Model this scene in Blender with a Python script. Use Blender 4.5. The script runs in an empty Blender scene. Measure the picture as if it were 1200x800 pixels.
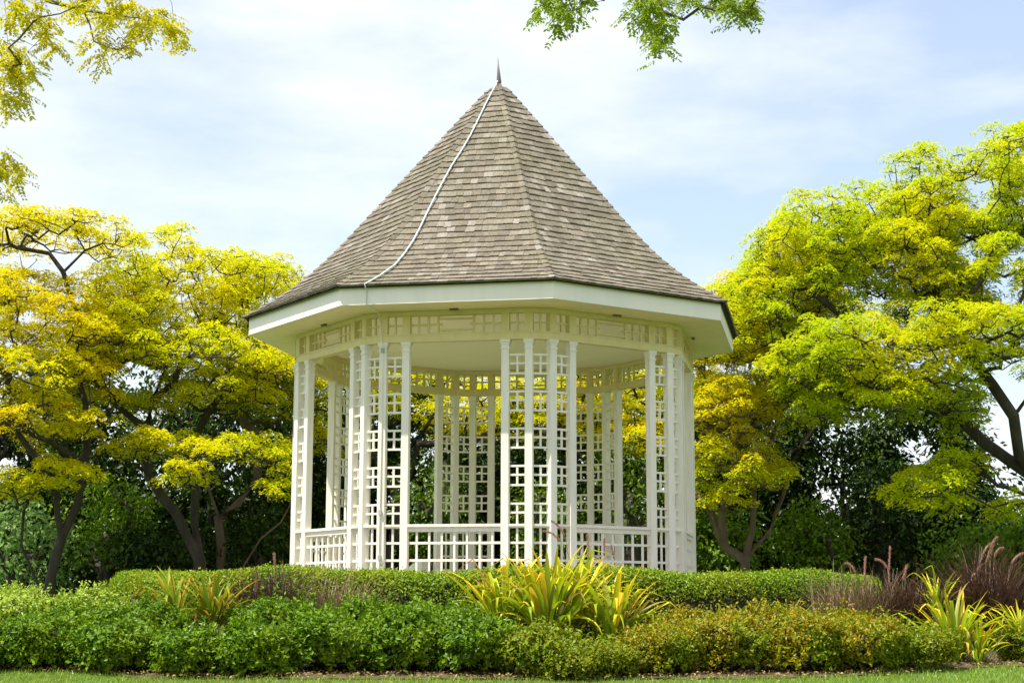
import bpy, math, random
import numpy as np
from mathutils import Vector, Matrix
PI = math.pi; rad = math.radians
RNG = np.random.default_rng(11); random.seed(5)
SC = bpy.context.scene; COL = SC.collection
# ------------------------------------------------------------------ camera
DC = 27.19; ZC = 1.55; FPX = 1888.6; PITCH = rad(9.365); YAW = rad(0.507); ROLL = rad(0.147)
cam = bpy.data.cameras.new('camera'); co = bpy.data.objects.new('camera', cam); COL.objects.link(co)
cam.sensor_width = 36; cam.lens = FPX*36/1200; cam.clip_start = .1; cam.clip_end = 3000
co.matrix_world = (Matrix.Translation((0, -DC, ZC)) @ Matrix.Rotation(-YAW, 4, 'Z') @
                   Matrix.Rotation(PI/2+PITCH, 4, 'X') @ Matrix.Rotation(ROLL, 4, 'Z'))
SC.camera = co
CAMM = np.array(co.matrix_world)
def W(u, v, d):
    """point of the place that stands d metres in front of the camera at picture position u, v"""
    c = CAMM[:3, :3] @ np.array([(u-600)/FPX, (400-v)/FPX, -1.0])
    return CAMM[:3, 3] + c*(d/c[1])
def project(P):
    q = (np.asarray(P)-CAMM[:3, 3]) @ CAMM[:3, :3]
    return 600-FPX*q[..., 0]/q[..., 2], 400+FPX*q[..., 1]/q[..., 2]
# ------------------------------------------------------------------ light
SUN_EL = 65; SUN_AZ = 53      # azimuth: degrees left of the direction towards the camera
sx, sy, sz = -math.sin(rad(SUN_AZ))*math.cos(rad(SUN_EL)), -math.cos(rad(SUN_AZ))*math.cos(rad(SUN_EL)), math.sin(rad(SUN_EL))
wd = bpy.data.worlds.new('World'); SC.world = wd; wd.use_nodes = True
nt = wd.node_tree; nt.nodes.clear()
def N(nt, t, **k):
    n = nt.nodes.new(t)
    for a, b in k.items(): setattr(n, a, b)
    return n
sky = N(nt, 'ShaderNodeTexSky', sky_type='NISHITA', sun_disc=False)
sky.sun_elevation = rad(SUN_EL); sky.sun_rotation = math.atan2(sx, sy); sky.air_density = 1.0; sky.dust_density = 1.6; sky.ozone_density = 3.0
bg1 = N(nt, 'ShaderNodeBackground'); bg1.inputs[1].default_value = .15
bg2 = N(nt, 'ShaderNodeBackground'); bg2.inputs[0].default_value = (.95, .97, 1, 1); bg2.inputs[1].default_value = .77
tc = N(nt, 'ShaderNodeTexCoord'); mp = N(nt, 'ShaderNodeMapping'); mp.inputs['Scale'].default_value = (1, 1, 3.0); mp.inputs['Location'].default_value = (.35, 0, .1)
nz = N(nt, 'ShaderNodeTexNoise'); nz.inputs['Scale'].default_value = 1.9; nz.inputs['Detail'].default_value = 7; nz.inputs['Roughness'].default_value = .55
rp = N(nt, 'ShaderNodeValToRGB'); rp.color_ramp.elements[0].position = .40; rp.color_ramp.elements[1].position = .60
rp.color_ramp.elements[0].color = (.30, .30, .30, 1); rp.color_ramp.elements[1].color = (.97, .97, .97, 1)
mx = N(nt, 'ShaderNodeMixShader'); ow = N(nt, 'ShaderNodeOutputWorld')
L = nt.links.new
L(tc.outputs['Generated'], mp.inputs[0]); L(mp.outputs[0], nz.inputs['Vector']); L(nz.outputs[0], rp.inputs[0])
L(sky.outputs[0], bg1.inputs[0]); L(rp.outputs[0], mx.inputs[0]); L(bg1.outputs[0], mx.inputs[1]); L(bg2.outputs[0], mx.inputs[2]); L(mx.outputs[0], ow.inputs[0])
sl = bpy.data.lights.new('sun', 'SUN'); sl.energy = 5.0; sl.angle = rad(.53); sl.color = (1, .955, .88)
so = bpy.data.objects.new('sun', sl); COL.objects.link(so); so.rotation_euler = Vector((sx, sy, sz)).to_track_quat('Z', 'Y').to_euler()
so.location = (sx*60, sy*60, sz*60)
SC.view_settings.view_transform = 'Standard'; SC.view_settings.look = 'None'; SC.view_settings.gamma = 1; SC.view_settings.exposure = .68
# ------------------------------------------------------------------ object helpers
def tag(o, label=None, cat=None, group=None, kind=None):
    if label: o['label'] = label
    if cat: o['category'] = cat
    if group: o['group'] = group
    if kind: o['kind'] = kind
    return o
def link(name, me, mat=None, parent=None, loc=(0, 0, 0)):
    o = bpy.data.objects.new(name, me); COL.objects.link(o)
    if mat is not None and me is not None and len(me.materials) == 0: me.materials.append(mat)
    if parent is not None: o.parent = parent
    o.location = loc
    return o
def thing(name, loc, label, cat, group=None, rz=0):
    o = bpy.data.objects.new(name, None); COL.objects.link(o); o.location = loc; o.rotation_euler[2] = rz
    o.empty_display_size = .3
    return tag(o, label, cat, group)
def npmesh(name, V, Q, smooth=False, col=None):
    """mesh from arrays: V (n,3), Q (m,k)"""
    V = np.ascontiguousarray(V, np.float32); Q = np.ascontiguousarray(Q, np.int32); k = Q.shape[1]
    me = bpy.data.meshes.new(name); me.vertices.add(len(V)); me.vertices.foreach_set('co', V.ravel())
    me.loops.add(Q.size); me.loops.foreach_set('vertex_index', Q.ravel())
    me.polygons.add(len(Q)); me.polygons.foreach_set('loop_start', np.arange(0, Q.size, k, dtype=np.int32))
    me.update(calc_edges=True)
    me.polygons.foreach_set('use_smooth', np.full(len(Q), smooth))
    if col is not None:
        ca = me.color_attributes.new('tint', 'FLOAT_COLOR', 'POINT'); ca.data.foreach_set('color', np.ascontiguousarray(col, np.float32).ravel())
    return me
class MB:
    def __init__(s): s.v = []; s.f = []; s.sm = []
    def add(s, vs, fs, smooth=False):
        b = len(s.v); s.v += [tuple(p) for p in vs]; s.f += [tuple(i+b for i in f) for f in fs]; s.sm += [smooth]*len(fs); return s
    def box(s, c, d, ax=(1, 0), taper=1):
        """box centre c, size d, local x axis along ax in plan"""
        hx, hy, hz = d[0]/2, d[1]/2, d[2]/2; ax = np.array(ax)/np.hypot(*ax); ay = (-ax[1], ax[0]); vs = []
        for z, t in ((-hz, 1), (hz, taper)):
            for x, y in ((-hx, -hy), (hx, -hy), (hx, hy), (-hx, hy)):
                vs.append((c[0]+(ax[0]*x+ay[0]*y)*t, c[1]+(ax[1]*x+ay[1]*y)*t, c[2]+z))
        return s.add(vs, [(0, 3, 2, 1), (4, 5, 6, 7), (0, 1, 5, 4), (1, 2, 6, 5), (2, 3, 7, 6), (3, 0, 4, 7)])
    def bar(s, p, q, z0, z1, th):
        p = np.array(p[:2], float); q = np.array(q[:2], float); m = (p+q)/2; d = q-p
        return s.box((m[0], m[1], (z0+z1)/2), (np.hypot(*d), th, z1-z0), d)
    def prism(s, pts, z0, z1):
        n = len(pts); vs = [(p[0], p[1], z0) for p in pts]+[(p[0], p[1], z1) for p in pts]
        return s.add(vs, [tuple(range(n))[::-1], tuple(range(n, 2*n))]+[(i, (i+1) % n, n+(i+1) % n, n+i) for i in range(n)])
    def tube(s, pts, rs, n=8, cap=True):
        pts = [np.array(p, float) for p in pts]; up = np.array([0, 0, 1.]); b = len(s.v); V = []
        if not hasattr(rs, '__len__'): rs = [rs]*len(pts)
        for i, p in enumerate(pts):
            t = pts[min(i+1, len(pts)-1)]-pts[max(i-1, 0)]; t = t/(np.linalg.norm(t)+1e-9)
            a = np.cross(t, up if abs(t[2]) < .9 else np.array([1., 0, 0])); a /= np.linalg.norm(a); c = np.cross(t, a)
            for k in range(n): V.append(p+rs[i]*(math.cos(2*PI*k/n)*a+math.sin(2*PI*k/n)*c))
        F = [(i*n+k, i*n+(k+1) % n, (i+1)*n+(k+1) % n, (i+1)*n+k) for i in range(len(pts)-1) for k in range(n)]
        s.add(V, F, True)
        if cap: s.f += [tuple(b+k for k in range(n))[::-1], tuple(b+(len(pts)-1)*n+k for k in range(n))]; s.sm += [False]*2
        return s
    def mesh(s, name, off=(0, 0, 0), bevel=0):
        me = bpy.data.meshes.new(name); me.from_pydata([(v[0]-off[0], v[1]-off[1], v[2]-off[2]) for v in s.v], [], s.f); me.update()
        me.polygons.foreach_set('use_smooth', s.sm)
        return me
    def build(s, name, mat, parent=None, off=(0, 0, 0), loc=(0, 0, 0), bevel=0):
        o = link(name, s.mesh(name, off), mat, parent, loc)
        if bevel:
            m = o.modifiers.new('bevel', 'BEVEL'); m.width = bevel; m.segments = 1; m.limit_method = 'ANGLE'
        return o
# ------------------------------------------------------------------ materials
def mat(name, base, rough=.6, noise=None, bump=None, spec=.5):
    """noise: list of (scale, colour, amount) layers; bump: (scale, strength, distance)"""
    m = bpy.data.materials.new(name); m.use_nodes = True; nt = m.node_tree; b = nt.nodes['Principled BSDF']; L = nt.links.new
    b.inputs['Roughness'].default_value = rough; b.inputs['Specular IOR Level'].default_value = spec; b.inputs['Base Color'].default_value = (*base, 1)
    g = N(nt, 'ShaderNodeTexCoord'); src = None
    for sc, c, a in (noise or []):
        n = N(nt, 'ShaderNodeTexNoise'); mp = N(nt, 'ShaderNodeMapping')
        mp.inputs['Scale'].default_value = sc if hasattr(sc, '__len__') else (sc,)*3
        n.inputs['Scale'].default_value = 1; n.inputs['Detail'].default_value = 6; L(g.outputs['Object'], mp.inputs[0]); L(mp.outputs[0], n.inputs['Vector'])
        r = N(nt, 'ShaderNodeMapRange'); r.inputs[1].default_value = .42; r.inputs[2].default_value = .72; r.inputs[4].default_value = a; L(n.outputs[0], r.inputs[0])
        x = N(nt, 'ShaderNodeMix', data_type='RGBA'); L(r.outputs[0], x.inputs[0]); x.inputs[7].default_value = (*c, 1)
        if src is None: x.inputs[6].default_value = (*base, 1)
        else: L(src, x.inputs[6])
        src = x.outputs[2]
    if src is not None: L(src, b.inputs['Base Color'])
    if bump:
        n = N(nt, 'ShaderNodeTexNoise'); n.inputs['Scale'].default_value = bump[0]; n.inputs['Detail'].default_value = 5; L(g.outputs['Object'], n.inputs['Vector'])
        bp = N(nt, 'ShaderNodeBump'); bp.inputs['Strength'].default_value = bump[1]; bp.inputs['Distance'].default_value = bump[2]; L(n.outputs[0], bp.inputs['Height']); L(bp.outputs[0], b.inputs['Normal'])
    return m
def leafmat(name, cols, trans=.35, patch=None, pscale=.5, gloss=.015, attr=False):
    """cols: list of colours picked per leaf; patch: colour of patches through the crown"""
    m = bpy.data.materials.new(name); m.use_nodes = True; nt = m.node_tree; nt.nodes.clear(); L = nt.links.new
    g = N(nt, 'ShaderNodeNewGeometry'); oi = N(nt, 'ShaderNodeObjectInfo'); ad = N(nt, 'ShaderNodeMath', operation='ADD'); fr = N(nt, 'ShaderNodeMath', operation='FRACT')
    L(g.outputs['Random Per Island'], ad.inputs[0]); L(oi.outputs['Random'], ad.inputs[1]); L(ad.outputs[0], fr.inputs[0])
    r = N(nt, 'ShaderNodeValToRGB'); e = r.color_ramp.elements
    while len(e) < len(cols): e.new(.5)
    for i, c in enumerate(cols): e[i].position = i/(len(cols)-1); e[i].color = (*c, 1)
    L(fr.outputs[0], r.inputs[0]); src = r.outputs[0]
    if patch:
        tc = N(nt, 'ShaderNodeTexCoord'); n = N(nt, 'ShaderNodeTexNoise'); n.inputs['Scale'].default_value = pscale; n.inputs['Detail'].default_value = 2; L(tc.outputs['Object'], n.inputs['Vector'])
        mr = N(nt, 'ShaderNodeMapRange'); mr.inputs[1].default_value = .47; mr.inputs[2].default_value = .62; mr.inputs[4].default_value = .8; L(n.outputs[0], mr.inputs[0])
        x = N(nt, 'ShaderNodeMix', data_type='RGBA'); L(mr.outputs[0], x.inputs[0]); L(src, x.inputs[6]); x.inputs[7].default_value = (*patch, 1); src = x.outputs[2]
    if attr:
        a = N(nt, 'ShaderNodeVertexColor', layer_name='tint'); x = N(nt, 'ShaderNodeMix', data_type='RGBA', blend_type='MULTIPLY'); x.inputs[0].default_value = 1
        L(src, x.inputs[6]); L(a.outputs[0], x.inputs[7]); src = x.outputs[2]
    d = N(nt, 'ShaderNodeBsdfDiffuse'); t = N(nt, 'ShaderNodeBsdfTranslucent'); gl = N(nt, 'ShaderNodeBsdfGlossy'); gl.inputs['Roughness'].default_value = .4; gl.inputs[0].default_value = (1, 1, 1, 1)
    m1 = N(nt, 'ShaderNodeMixShader'); m1.inputs[0].default_value = trans; m2 = N(nt, 'ShaderNodeMixShader'); m2.inputs[0].default_value = gloss; o = N(nt, 'ShaderNodeOutputMaterial')
    L(src, d.inputs[0]); L(src, t.inputs[0]); L(d.outputs[0], m1.inputs[1]); L(t.outputs[0], m1.inputs[2]); L(m1.outputs[0], m2.inputs[1]); L(gl.outputs[0], m2.inputs[2]); L(m2.outputs[0], o.inputs[0])
    return m
M = {}
M['white'] = mat('white_paint', (.83, .785, .66), .5, [((1.2, 1.2, .5), (.70, .67, .57), .6), ((14, 14, 2.2), (.50, .47, .36), .32)], (60, .12, .003))
M['cream'] = mat('cream_paint', (.70, .60, .27), .55, [(1.5, (.64, .54, .23), .6), ((6, 6, 2), (.46, .38, .16), .3)], (50, .1, .003))  # cream paint deepened to olive: frieze shade and yellow bounce are in the colour
M['soffit'] = mat('soffit_paint', (.90, .80, .50), .6, [(1.2, (.80, .73, .46), .6), (7, (.58, .52, .34), .25)])
M['ceiling'] = mat('ceiling_paint', (.90, .83, .58), .6, [(1.0, (.85, .77, .52), .5)])
M['fascia'] = mat('fascia_paint', (.84, .79, .67), .5, [((1.5, 1.5, .6), (.70, .70, .64), .5), ((9, 9, .8), (.60, .59, .50), .16)])
M['concrete'] = mat('concrete', (.42, .40, .36), .8, [(3, (.32, .30, .26), .6)], (30, .3, .01))
M['floor'] = mat('pale_floor_tile', (.72, .66, .54), .7, [(3, (.52, .46, .36), .6)])
M['underroof'] = mat('roof_felt', (.025, .022, .02), .9)
M['cable'] = mat('pale_cable', (.62, .74, .74), .4)
M['lead'] = mat('aged_metal', (.16, .12, .09), .5)
M['bark'] = mat('bark', (.085, .065, .045), .9, [((7, 7, 2), (.16, .13, .095), .7), (2.5, (.045, .035, .025), .6)], (18, .6, .03))
M['barkd'] = mat('dark_bark', (.035, .027, .02), .9, [((7, 7, 2), (.075, .058, .042), .7)], (18, .6, .03))
M['barkr'] = mat('reddish_bark', (.13, .085, .055), .9, [((6, 6, 2), (.20, .14, .09), .7), (3, (.05, .04, .03), .6)], (18, .6, .03))
M['soil'] = mat('mulch', (.10, .06, .035), .95, [(14, (.20, .13, .08), .8), (40, (.035, .02, .012), .8)], (40, .8, .03))
M['core'] = mat('inner_twigs', (.016, .022, .008), .95, [(12, (.04, .035, .015), .6)], (25, .9, .05))  # near-black filling of shrubs and hedge, stands in for the shade inside
# ground: lawn
def lawnmat():
    m = mat('lawn', (.075, .15, .02), .9, [(.6, (.11, .19, .025), .7), (5, (.05, .11, .012), .7), (60, (.13, .2, .04), .6)], (90, .8, .03)); return m
M['lawn'] = lawnmat()
# shingle: colour per piece
def shinglemat():
    m = bpy.data.materials.new('weathered_shingle'); m.use_nodes = True; nt = m.node_tree; b = nt.nodes['Principled BSDF']; L = nt.links.new
    b.inputs['Roughness'].default_value = .85; b.inputs['Specular IOR Level'].default_value = .25
    g = N(nt, 'ShaderNodeNewGeometry'); oi = N(nt, 'ShaderNodeObjectInfo'); ad = N(nt, 'ShaderNodeMath', operation='ADD'); fr = N(nt, 'ShaderNodeMath', operation='FRACT')
    L(g.outputs['Random Per Island'], ad.inputs[0]); L(oi.outputs['Random'], ad.inputs[1]); L(ad.outputs[0], fr.inputs[0])
    r = N(nt, 'ShaderNodeValToRGB'); e = r.color_ramp.elements; cols = [(.11, .092, .064), (.185, .158, .115), (.145, .122, .088), (.225, .194, .146), (.168, .142, .105), (.12, .10, .074), (.28, .25, .205)]
    while len(e) < len(cols): e.new(.5)
    for i, c in enumerate(cols): e[i].position = i/(len(cols)-1); e[i].color = (*c, 1)
    L(fr.outputs[0], r.inputs[0])
    tc = N(nt, 'ShaderNodeTexCoord'); geo = g
    n = N(nt, 'ShaderNodeTexNoise'); n.inputs['Scale'].default_value = 1.1; n.inputs['Detail'].default_value = 4; L(geo.outputs['Position'], n.inputs['Vector'])
    mr = N(nt, 'ShaderNodeMapRange'); mr.inputs[1].default_value = .45; mr.inputs[2].default_value = .7; mr.inputs[4].default_value = .65; L(n.outputs[0], mr.inputs[0])
    x = N(nt, 'ShaderNodeMix', data_type='RGBA'); L(mr.outputs[0], x.inputs[0]); L(r.outputs[0], x.inputs[6]); x.inputs[7].default_value = (.150, .138, .085, 1)
    n2 = N(nt, 'ShaderNodeTexNoise'); n2.inputs['Scale'].default_value = 38; n2.inputs['Detail'].default_value = 5; L(geo.outputs['Position'], n2.inputs['Vector'])
    mr2 = N(nt, 'ShaderNodeMapRange'); mr2.inputs[1].default_value = .35; mr2.inputs[2].default_value = .65; mr2.inputs[3].default_value = .7; mr2.inputs[4].default_value = 1.25; L(n2.outputs[0], mr2.inputs[0])
    x2 = N(nt, 'ShaderNodeMix', data_type='RGBA', blend_type='MULTIPLY'); x2.inputs[0].default_value = 1; L(x.outputs[2], x2.inputs[6]); L(mr2.outputs[0], x2.inputs[7])
    L(x2.outputs[2], b.inputs['Base Color'])
    bp = N(nt, 'ShaderNodeBump'); bp.inputs['Strength'].default_value = .5; bp.inputs['Distance'].default_value = .01; L(n2.outputs[0], bp.inputs['Height']); L(bp.outputs[0], b.inputs['Normal'])
    return m
M['shingle'] = shinglemat()
# ------------------------------------------------------------------ ground
DX = [-400, 0, 10, 17, 19, 22, 24, 60, 4000]; DZ = [-.2, 0, .35, .80, .94, 1.2, 1.35, 1.35, 1.35]
def gz(y): return np.interp(np.asarray(y)+DC, DX, DZ)
def bed_edge(x):   # distance from the camera of the lawn's edge
    u = 600+np.asarray(x)*FPX/17.3
    return np.interp(u, [-400, 0, 130, 190, 650, 900, 1050, 1130, 1200, 1600], [17.85, 17.8, 17.7, 17.12, 17.08, 17.2, 17.6, 18.05, 18.4, 19.2])
ys = np.concatenate([[-1500, -300, -60], np.arange(-28, 8, .5), [12, 20, 40, 100, 400, 2500]]); xs = np.concatenate([[-2500, -400, -100, -40], np.arange(-20, 20.1, 1), [40, 100, 400, 2500]])
X, Y = np.meshgrid(xs, ys); V = np.stack([X, Y, gz(Y)], -1).reshape(-1, 3); nx = len(xs)
I = (np.arange(len(ys)-1)[:, None]*nx+np.arange(nx-1)[None]).ravel(); Q = np.stack([I, I+1, I+nx+1, I+nx], 1)
tag(link('lawn', npmesh('lawn', V, Q, True), M['lawn']), kind='structure')
# planting bed: soil sheet with uneven surface
xs = np.arange(-9, 9.01, .12); ts = np.linspace(0, 1, 60); X, T = np.meshgrid(xs, ts); E0 = bed_edge(X)
D = E0+T*(25.5-E0); Y = D-DC; Z = gz(Y)+.012+.035*np.sin(X*9.1+T*30)*np.sin(X*4.3-T*51)*np.minimum(1, T*20)+RNG.normal(0, .008, X.shape)
Z = np.maximum(Z, gz(Y)+.006); V = np.stack([X, Y, Z], -1).reshape(-1, 3); nx = len(xs); I = (np.arange(len(ts)-1)[:, None]*nx+np.arange(nx-1)[None]).ravel()
tag(link('planting_bed', npmesh('planting_bed', V, np.stack([I, I+1, I+nx+1, I+nx], 1), True), M['soil']), kind='structure')

# ================================================================== BANDSTAND
ZO = 2.15; BASE = np.array([0, 0, 1.35])
TH0 = 10.97; AP = 3.169; S1 = 1.127; S2 = .768
def pol(r, th): return np.array([r*math.sin(rad(th)), -r*math.cos(rad(th))])
def face(k):   # normal and tangent of wall face k
    th = TH0+45*k+22.5; return pol(1, th), np.array([math.cos(rad(th)), math.sin(rad(th))])
def pp(k, s, ap=AP): n, t = face(k); return ap*n+s*t
def corner(k, r): return pol(r, TH0+45*k)
band = thing('bandstand', BASE, 'white octagonal wooden bandstand with lattice posts and a steep flared shingle roof', 'bandstand')
zT, zB, zR = 5.98, 5.52, 2.76; zF = 1.70
def ring(z0, z1, th, inner=None):
    off = (th/2)/math.cos(rad(11.25)); P = []
    for k in range(8):
        for s, da in ((-S1, -11.25), (S1, 11.25)): P.append((pp(k, s), pol(1, TH0+45*k+22.5+da)))
    vs = []
    for z in (z0, z1):
        for sg in (1, -1): vs += [(p[0]+n[0]*off*sg, p[1]+n[1]*off*sg, z) for p, n in P]
    m = MB(); fs = []
    for i in range(16):
        j = (i+1) % 16; fs += [(i, j, 32+j, 32+i), (16+j, 16+i, 48+i, 48+j), (32+i, 32+j, 48+j, 48+i), (j, i, 16+i, 16+j)]
    return m.add(vs, fs)
def bb(mb, name, m, parent=band, bevel=0): return mb.build(name, m, parent, off=BASE, bevel=bevel)
fl = MB().prism([corner(k, 3.75) for k in range(8)], 1.30, 1.62).prism([corner(k, 3.62) for k in range(8)], 1.618, zF); bb(fl, 'floor', M['floor'])
# posts with capitals: one shared mesh, built about the post's own foot
PW = .118
pm = MB().box((0, 0, (zB-zF)/2), (PW, PW, zB-zF)); pm.box((0, 0, .06), (PW+.03, PW+.03, .12)); PM = pm.mesh('post'); PM.materials.append(M['white'])
cm = MB()
for z, w, h in ((zB-.022, .036, .04), (zB-.058, .018, .03), (zB-.135, .022, .022)): cm.box((0, 0, z-zF), (PW+w, PW+w, h))
CM = cm.mesh('capital'); CM.materials.append(M['white'])
for k in range(8):
    n, t = face(k)
    for s in (-S1, -S2, S2, S1):
        p = pp(k, s); a = math.atan2(t[1], t[0])
        o = link('post', PM, None, band, (p[0], p[1], zF-BASE[2])); o.rotation_euler[2] = a
        link('capital', CM, None, o)
        m = o.modifiers.new('bevel', 'BEVEL'); m.width = .008; m.segments = 2
# bays of lattice: blocks of 2 x 2 openings in a ladder, and a continuous grid below the rail
bays = []
for k in range(8):
    bays += [(pp(k, -S1), pp(k, -S2)), (pp(k, S2), pp(k, S1)), (pp(k, S1), pp(k+1, -S1))]
BT = .031   # bar thickness
PER = .556
def inset(p, q, e): d = (q-p)/np.linalg.norm(q-p); return p+d*e, q-d*e
for p, q in bays:
    a, b = inset(p, q, PW/2-.01); mid = (p+q)/2; ax = q-p
    scr = bb(MB().bar(a, b, zR-.050, zR-.012, .05), 'lattice_screen', M['white'])
    for g in range(5):
        z0 = zR+.008+PER*g; z1 = zR+.322+PER*g
        mb = MB().bar(a, b, z1-BT, z1, .03).bar(a, b, (z0+z1)/2-BT/2+.01, (z0+z1)/2+BT/2+.01, .03)
        if g: mb.bar(a, b, z0, z0+BT, .03)
        mb.box((mid[0], mid[1], (z0+z1)/2), (BT, .022, z1-z0-.004), ax); bb(mb, 'lattice_block', M['white'], scr)
    mb = MB()
    for z in (zR-.285, zR-.54, zR-.80): mb.bar(a, b, z, z+BT+.004, .03)
    mb.box((mid[0], mid[1], (zR-.05+zF)/2), (BT, .022, zR-.05-zF), ax); bb(mb, 'lower_lattice', M['white'], scr)
# railings on the front and side faces
for k in (-3, -2, -1, 0, 1):
    a, b = pp(k, -S2+PW/2-.01), pp(k, S2-PW/2+.01)
    mb = MB().bar(a, b, zR-.03, zR+.012, .115).bar(a, b, zR-.10, zR-.03, .062)
    for z in (zR-.285, zR-.54, zR-.80): mb.bar(a, b, z, z+BT+.006, .03)
    rl = bb(mb, 'railing', M['white'])
    n, t = face(k); bm_ = MB().box((0, 0, (zR-.09-zF)/2), (BT, .024, zR-.09-zF), t).mesh('baluster'); bm_.materials.append(M['white'])
    for i in range(7):
        p = pp(k, -S2+(i+1)*2*S2/8); link('baluster', bm_, None, rl, (p[0], p[1], zF-BASE[2]))
# handrail strips round the outside of the clusters
for i in range(8):
    mb = MB()
    for p, q in ((pp(i, S2+PW/2), pp(i, S1-PW/2)), (pp(i, S1), pp(i+1, -S1)), (pp(i+1, -S1+PW/2), pp(i+1, -S2-PW/2))):
        a, b = inset(p, q, .0); mb.bar(a, b, zR-.028, zR+.008, .10)
    bb(mb, 'corner_rail', M['white'])
# frieze
bb(ring(zT-.055, zT+.015, .11), 'top_beam', M['cream'])
lt = bb(ring(zB, zB+.105, .128), 'lintel', M['cream']); bb(ring(zB+.105, zB+.122, .15), 'lintel_ledge', M['cream'], lt)
for k in range(8):
    n, t = face(k); A, B = pp(k, -S1-.01), pp(k, S1+.01); C2, D2 = pp(k, S1), pp(k+1, -S1)
    fz = bb(MB().bar(pp(k, -S2+PW/2), pp(k, S2-PW/2), zT-.062, zT-.054, .06), 'frieze', M['cream'])
    z0, z1 = zB+.122, zT-.05; zm = (z0+z1)/2
    for s in (-S1, -S2, S2, S1):
        p = pp(k, s); bb(MB().box((p[0], p[1], (z0+z1)/2), (PW+.004, PW-.008, z1-z0), t), 'frieze_post', M['cream'], fz)
    T2 = .03
    def grid(p, q, xs_, hz, nm='frieze_lattice'):
        mb = MB(); d = q-p
        for z in hz: mb.bar(p, q, z-T2/2, z+T2/2, .03)
        for x in xs_: c = p+d*x; mb.box((c[0], c[1], zm), (T2, .036, z1-z0), d)
        bb(mb, nm, M['cream'], fz)
    for s in (-1, 1):
        grid(pp(k, s*(S2+PW/2-.005)), pp(k, s*(S1-PW/2+.005)), [.5], [zm])
        grid(pp(k, s*(S2-PW/2+.005)), pp(k, s*.27), [.30, .64, .985], [zm])
    grid(pp(k, -.255), pp(k, .255), [], [zm+.085, zm-.085], 'frieze_bars')
    mb = MB()
    for s in (-1, 1): mb.bar(pp(k, s*.255), pp(k, s*.215), zm-T2/2, zm+T2/2, .03)
    bb(mb, 'bar_stub', M['cream'], fz)
    a, b = inset(pp(k, S1), pp(k+1, -S1), PW/2-.01); grid(a, b, [.5], [zm])
# ceiling, soffit boards, fascia
bb(MB().prism([corner(k, 3.42) for k in range(8)], 6.0, 6.02), 'ceiling', M['ceiling'])
RE = 4.3; RF = 4.21; zE = 4.11+ZO
for k in range(8):
    a, b, c, d = corner(k, 3.43), corner(k+1, 3.43), corner(k+1, RF-.02), corner(k, RF-.02)
    bb(MB().prism([a, b, c, d], 5.998, 6.018), 'soffit_board', M['soffit'])
    n = corner(k, 1); m = corner(k+1, 1)
    mb = MB().prism([corner(k, RF-.035), corner(k+1, RF-.035), corner(k+1, RF), corner(k, RF)], 5.992, zE+.022)
    bb(mb, 'fascia', M['fascia'])
# bracket boxes seen under the ceiling at the far side
for k in (-3, 2):
    pass
# roof ---------------------------------------------------------------
PR = [(4.3, 4.11), (4.08, 4.235), (3.85, 4.375), (3.65, 4.515), (3.45, 4.665), (3.1, 4.965), (2.8, 5.27), (2.47, 5.64), (2.15, 6.02), (1.6, 6.66), (1.0, 7.36), (.6, 7.82), (.13, 8.36)]
pr = np.array(PR)+[0, ZO]; seg = np.hypot(*np.diff(pr, axis=0).T); arc = np.concatenate([[0], np.cumsum(seg)]); TOT = arc[-1]
def prof(s): return np.interp(s, arc, pr[:, 0]), np.interp(s, arc, pr[:, 1])
mb = MB(); ns = 26; vs = []; fs = []
for i in range(ns+1):
    r, z = prof(TOT*i/ns)
    for k in range(8): c = corner(k, max(r-.03, .02)); vs.append((c[0], c[1], z-.02))
for i in range(ns):
    for k in range(8): fs.append((i*8+k, i*8+(k+1) % 8, (i+1)*8+(k+1) % 8, (i+1)*8+k))
mb.add(vs, fs)
roof = bb(mb, 'roof', M['underroof'])
EXP = .163; ncourse = int(TOT/EXP); T22 = math.tan(rad(22.5)); C22 = math.cos(rad(22.5))
stuffV = []; count = 0
def shingle_geo(k, s, x0, x1, lift):
    """8 corners of one shingle on face k: butt at arc s, from x0 to x1 across"""
    n, t = face(k); out = []
    ln = .25
    r0, z0 = prof(s); r1, z1 = prof(min(s+ln, TOT)); n0, n1 = r0*C22, r1*C22
    d = np.array([n1-n0, z1-z0]); d /= np.linalg.norm(d)+1e-9; nn = np.array([-d[1], d[0]]);
    if nn[1] < 0: nn = -nn
    sh = (r1*C22*T22)/(max(r0, .05)*C22*T22) if r0 > 0 else 1
    th = .026
    for (nn0, zz0, up, dn, xa, xb) in ((n0, z0, .030+lift, .030+lift-th, x0, x1), (n1, z1, .006, -.012, x0, x1)):
        for h in (dn, up):
            for x in (xa, xb):
                q = (nn0+nn[0]*h)*n+x*t; out.append((q[0]-BASE[0], q[1]-BASE[1], zz0+nn[1]*h-BASE[2]))
    return out
SF = [(0, 2, 3, 1), (4, 5, 7, 6), (0, 1, 5, 4), (2, 6, 7, 3), (0, 4, 6, 2), (1, 3, 7, 5)]
sing = []
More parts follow.
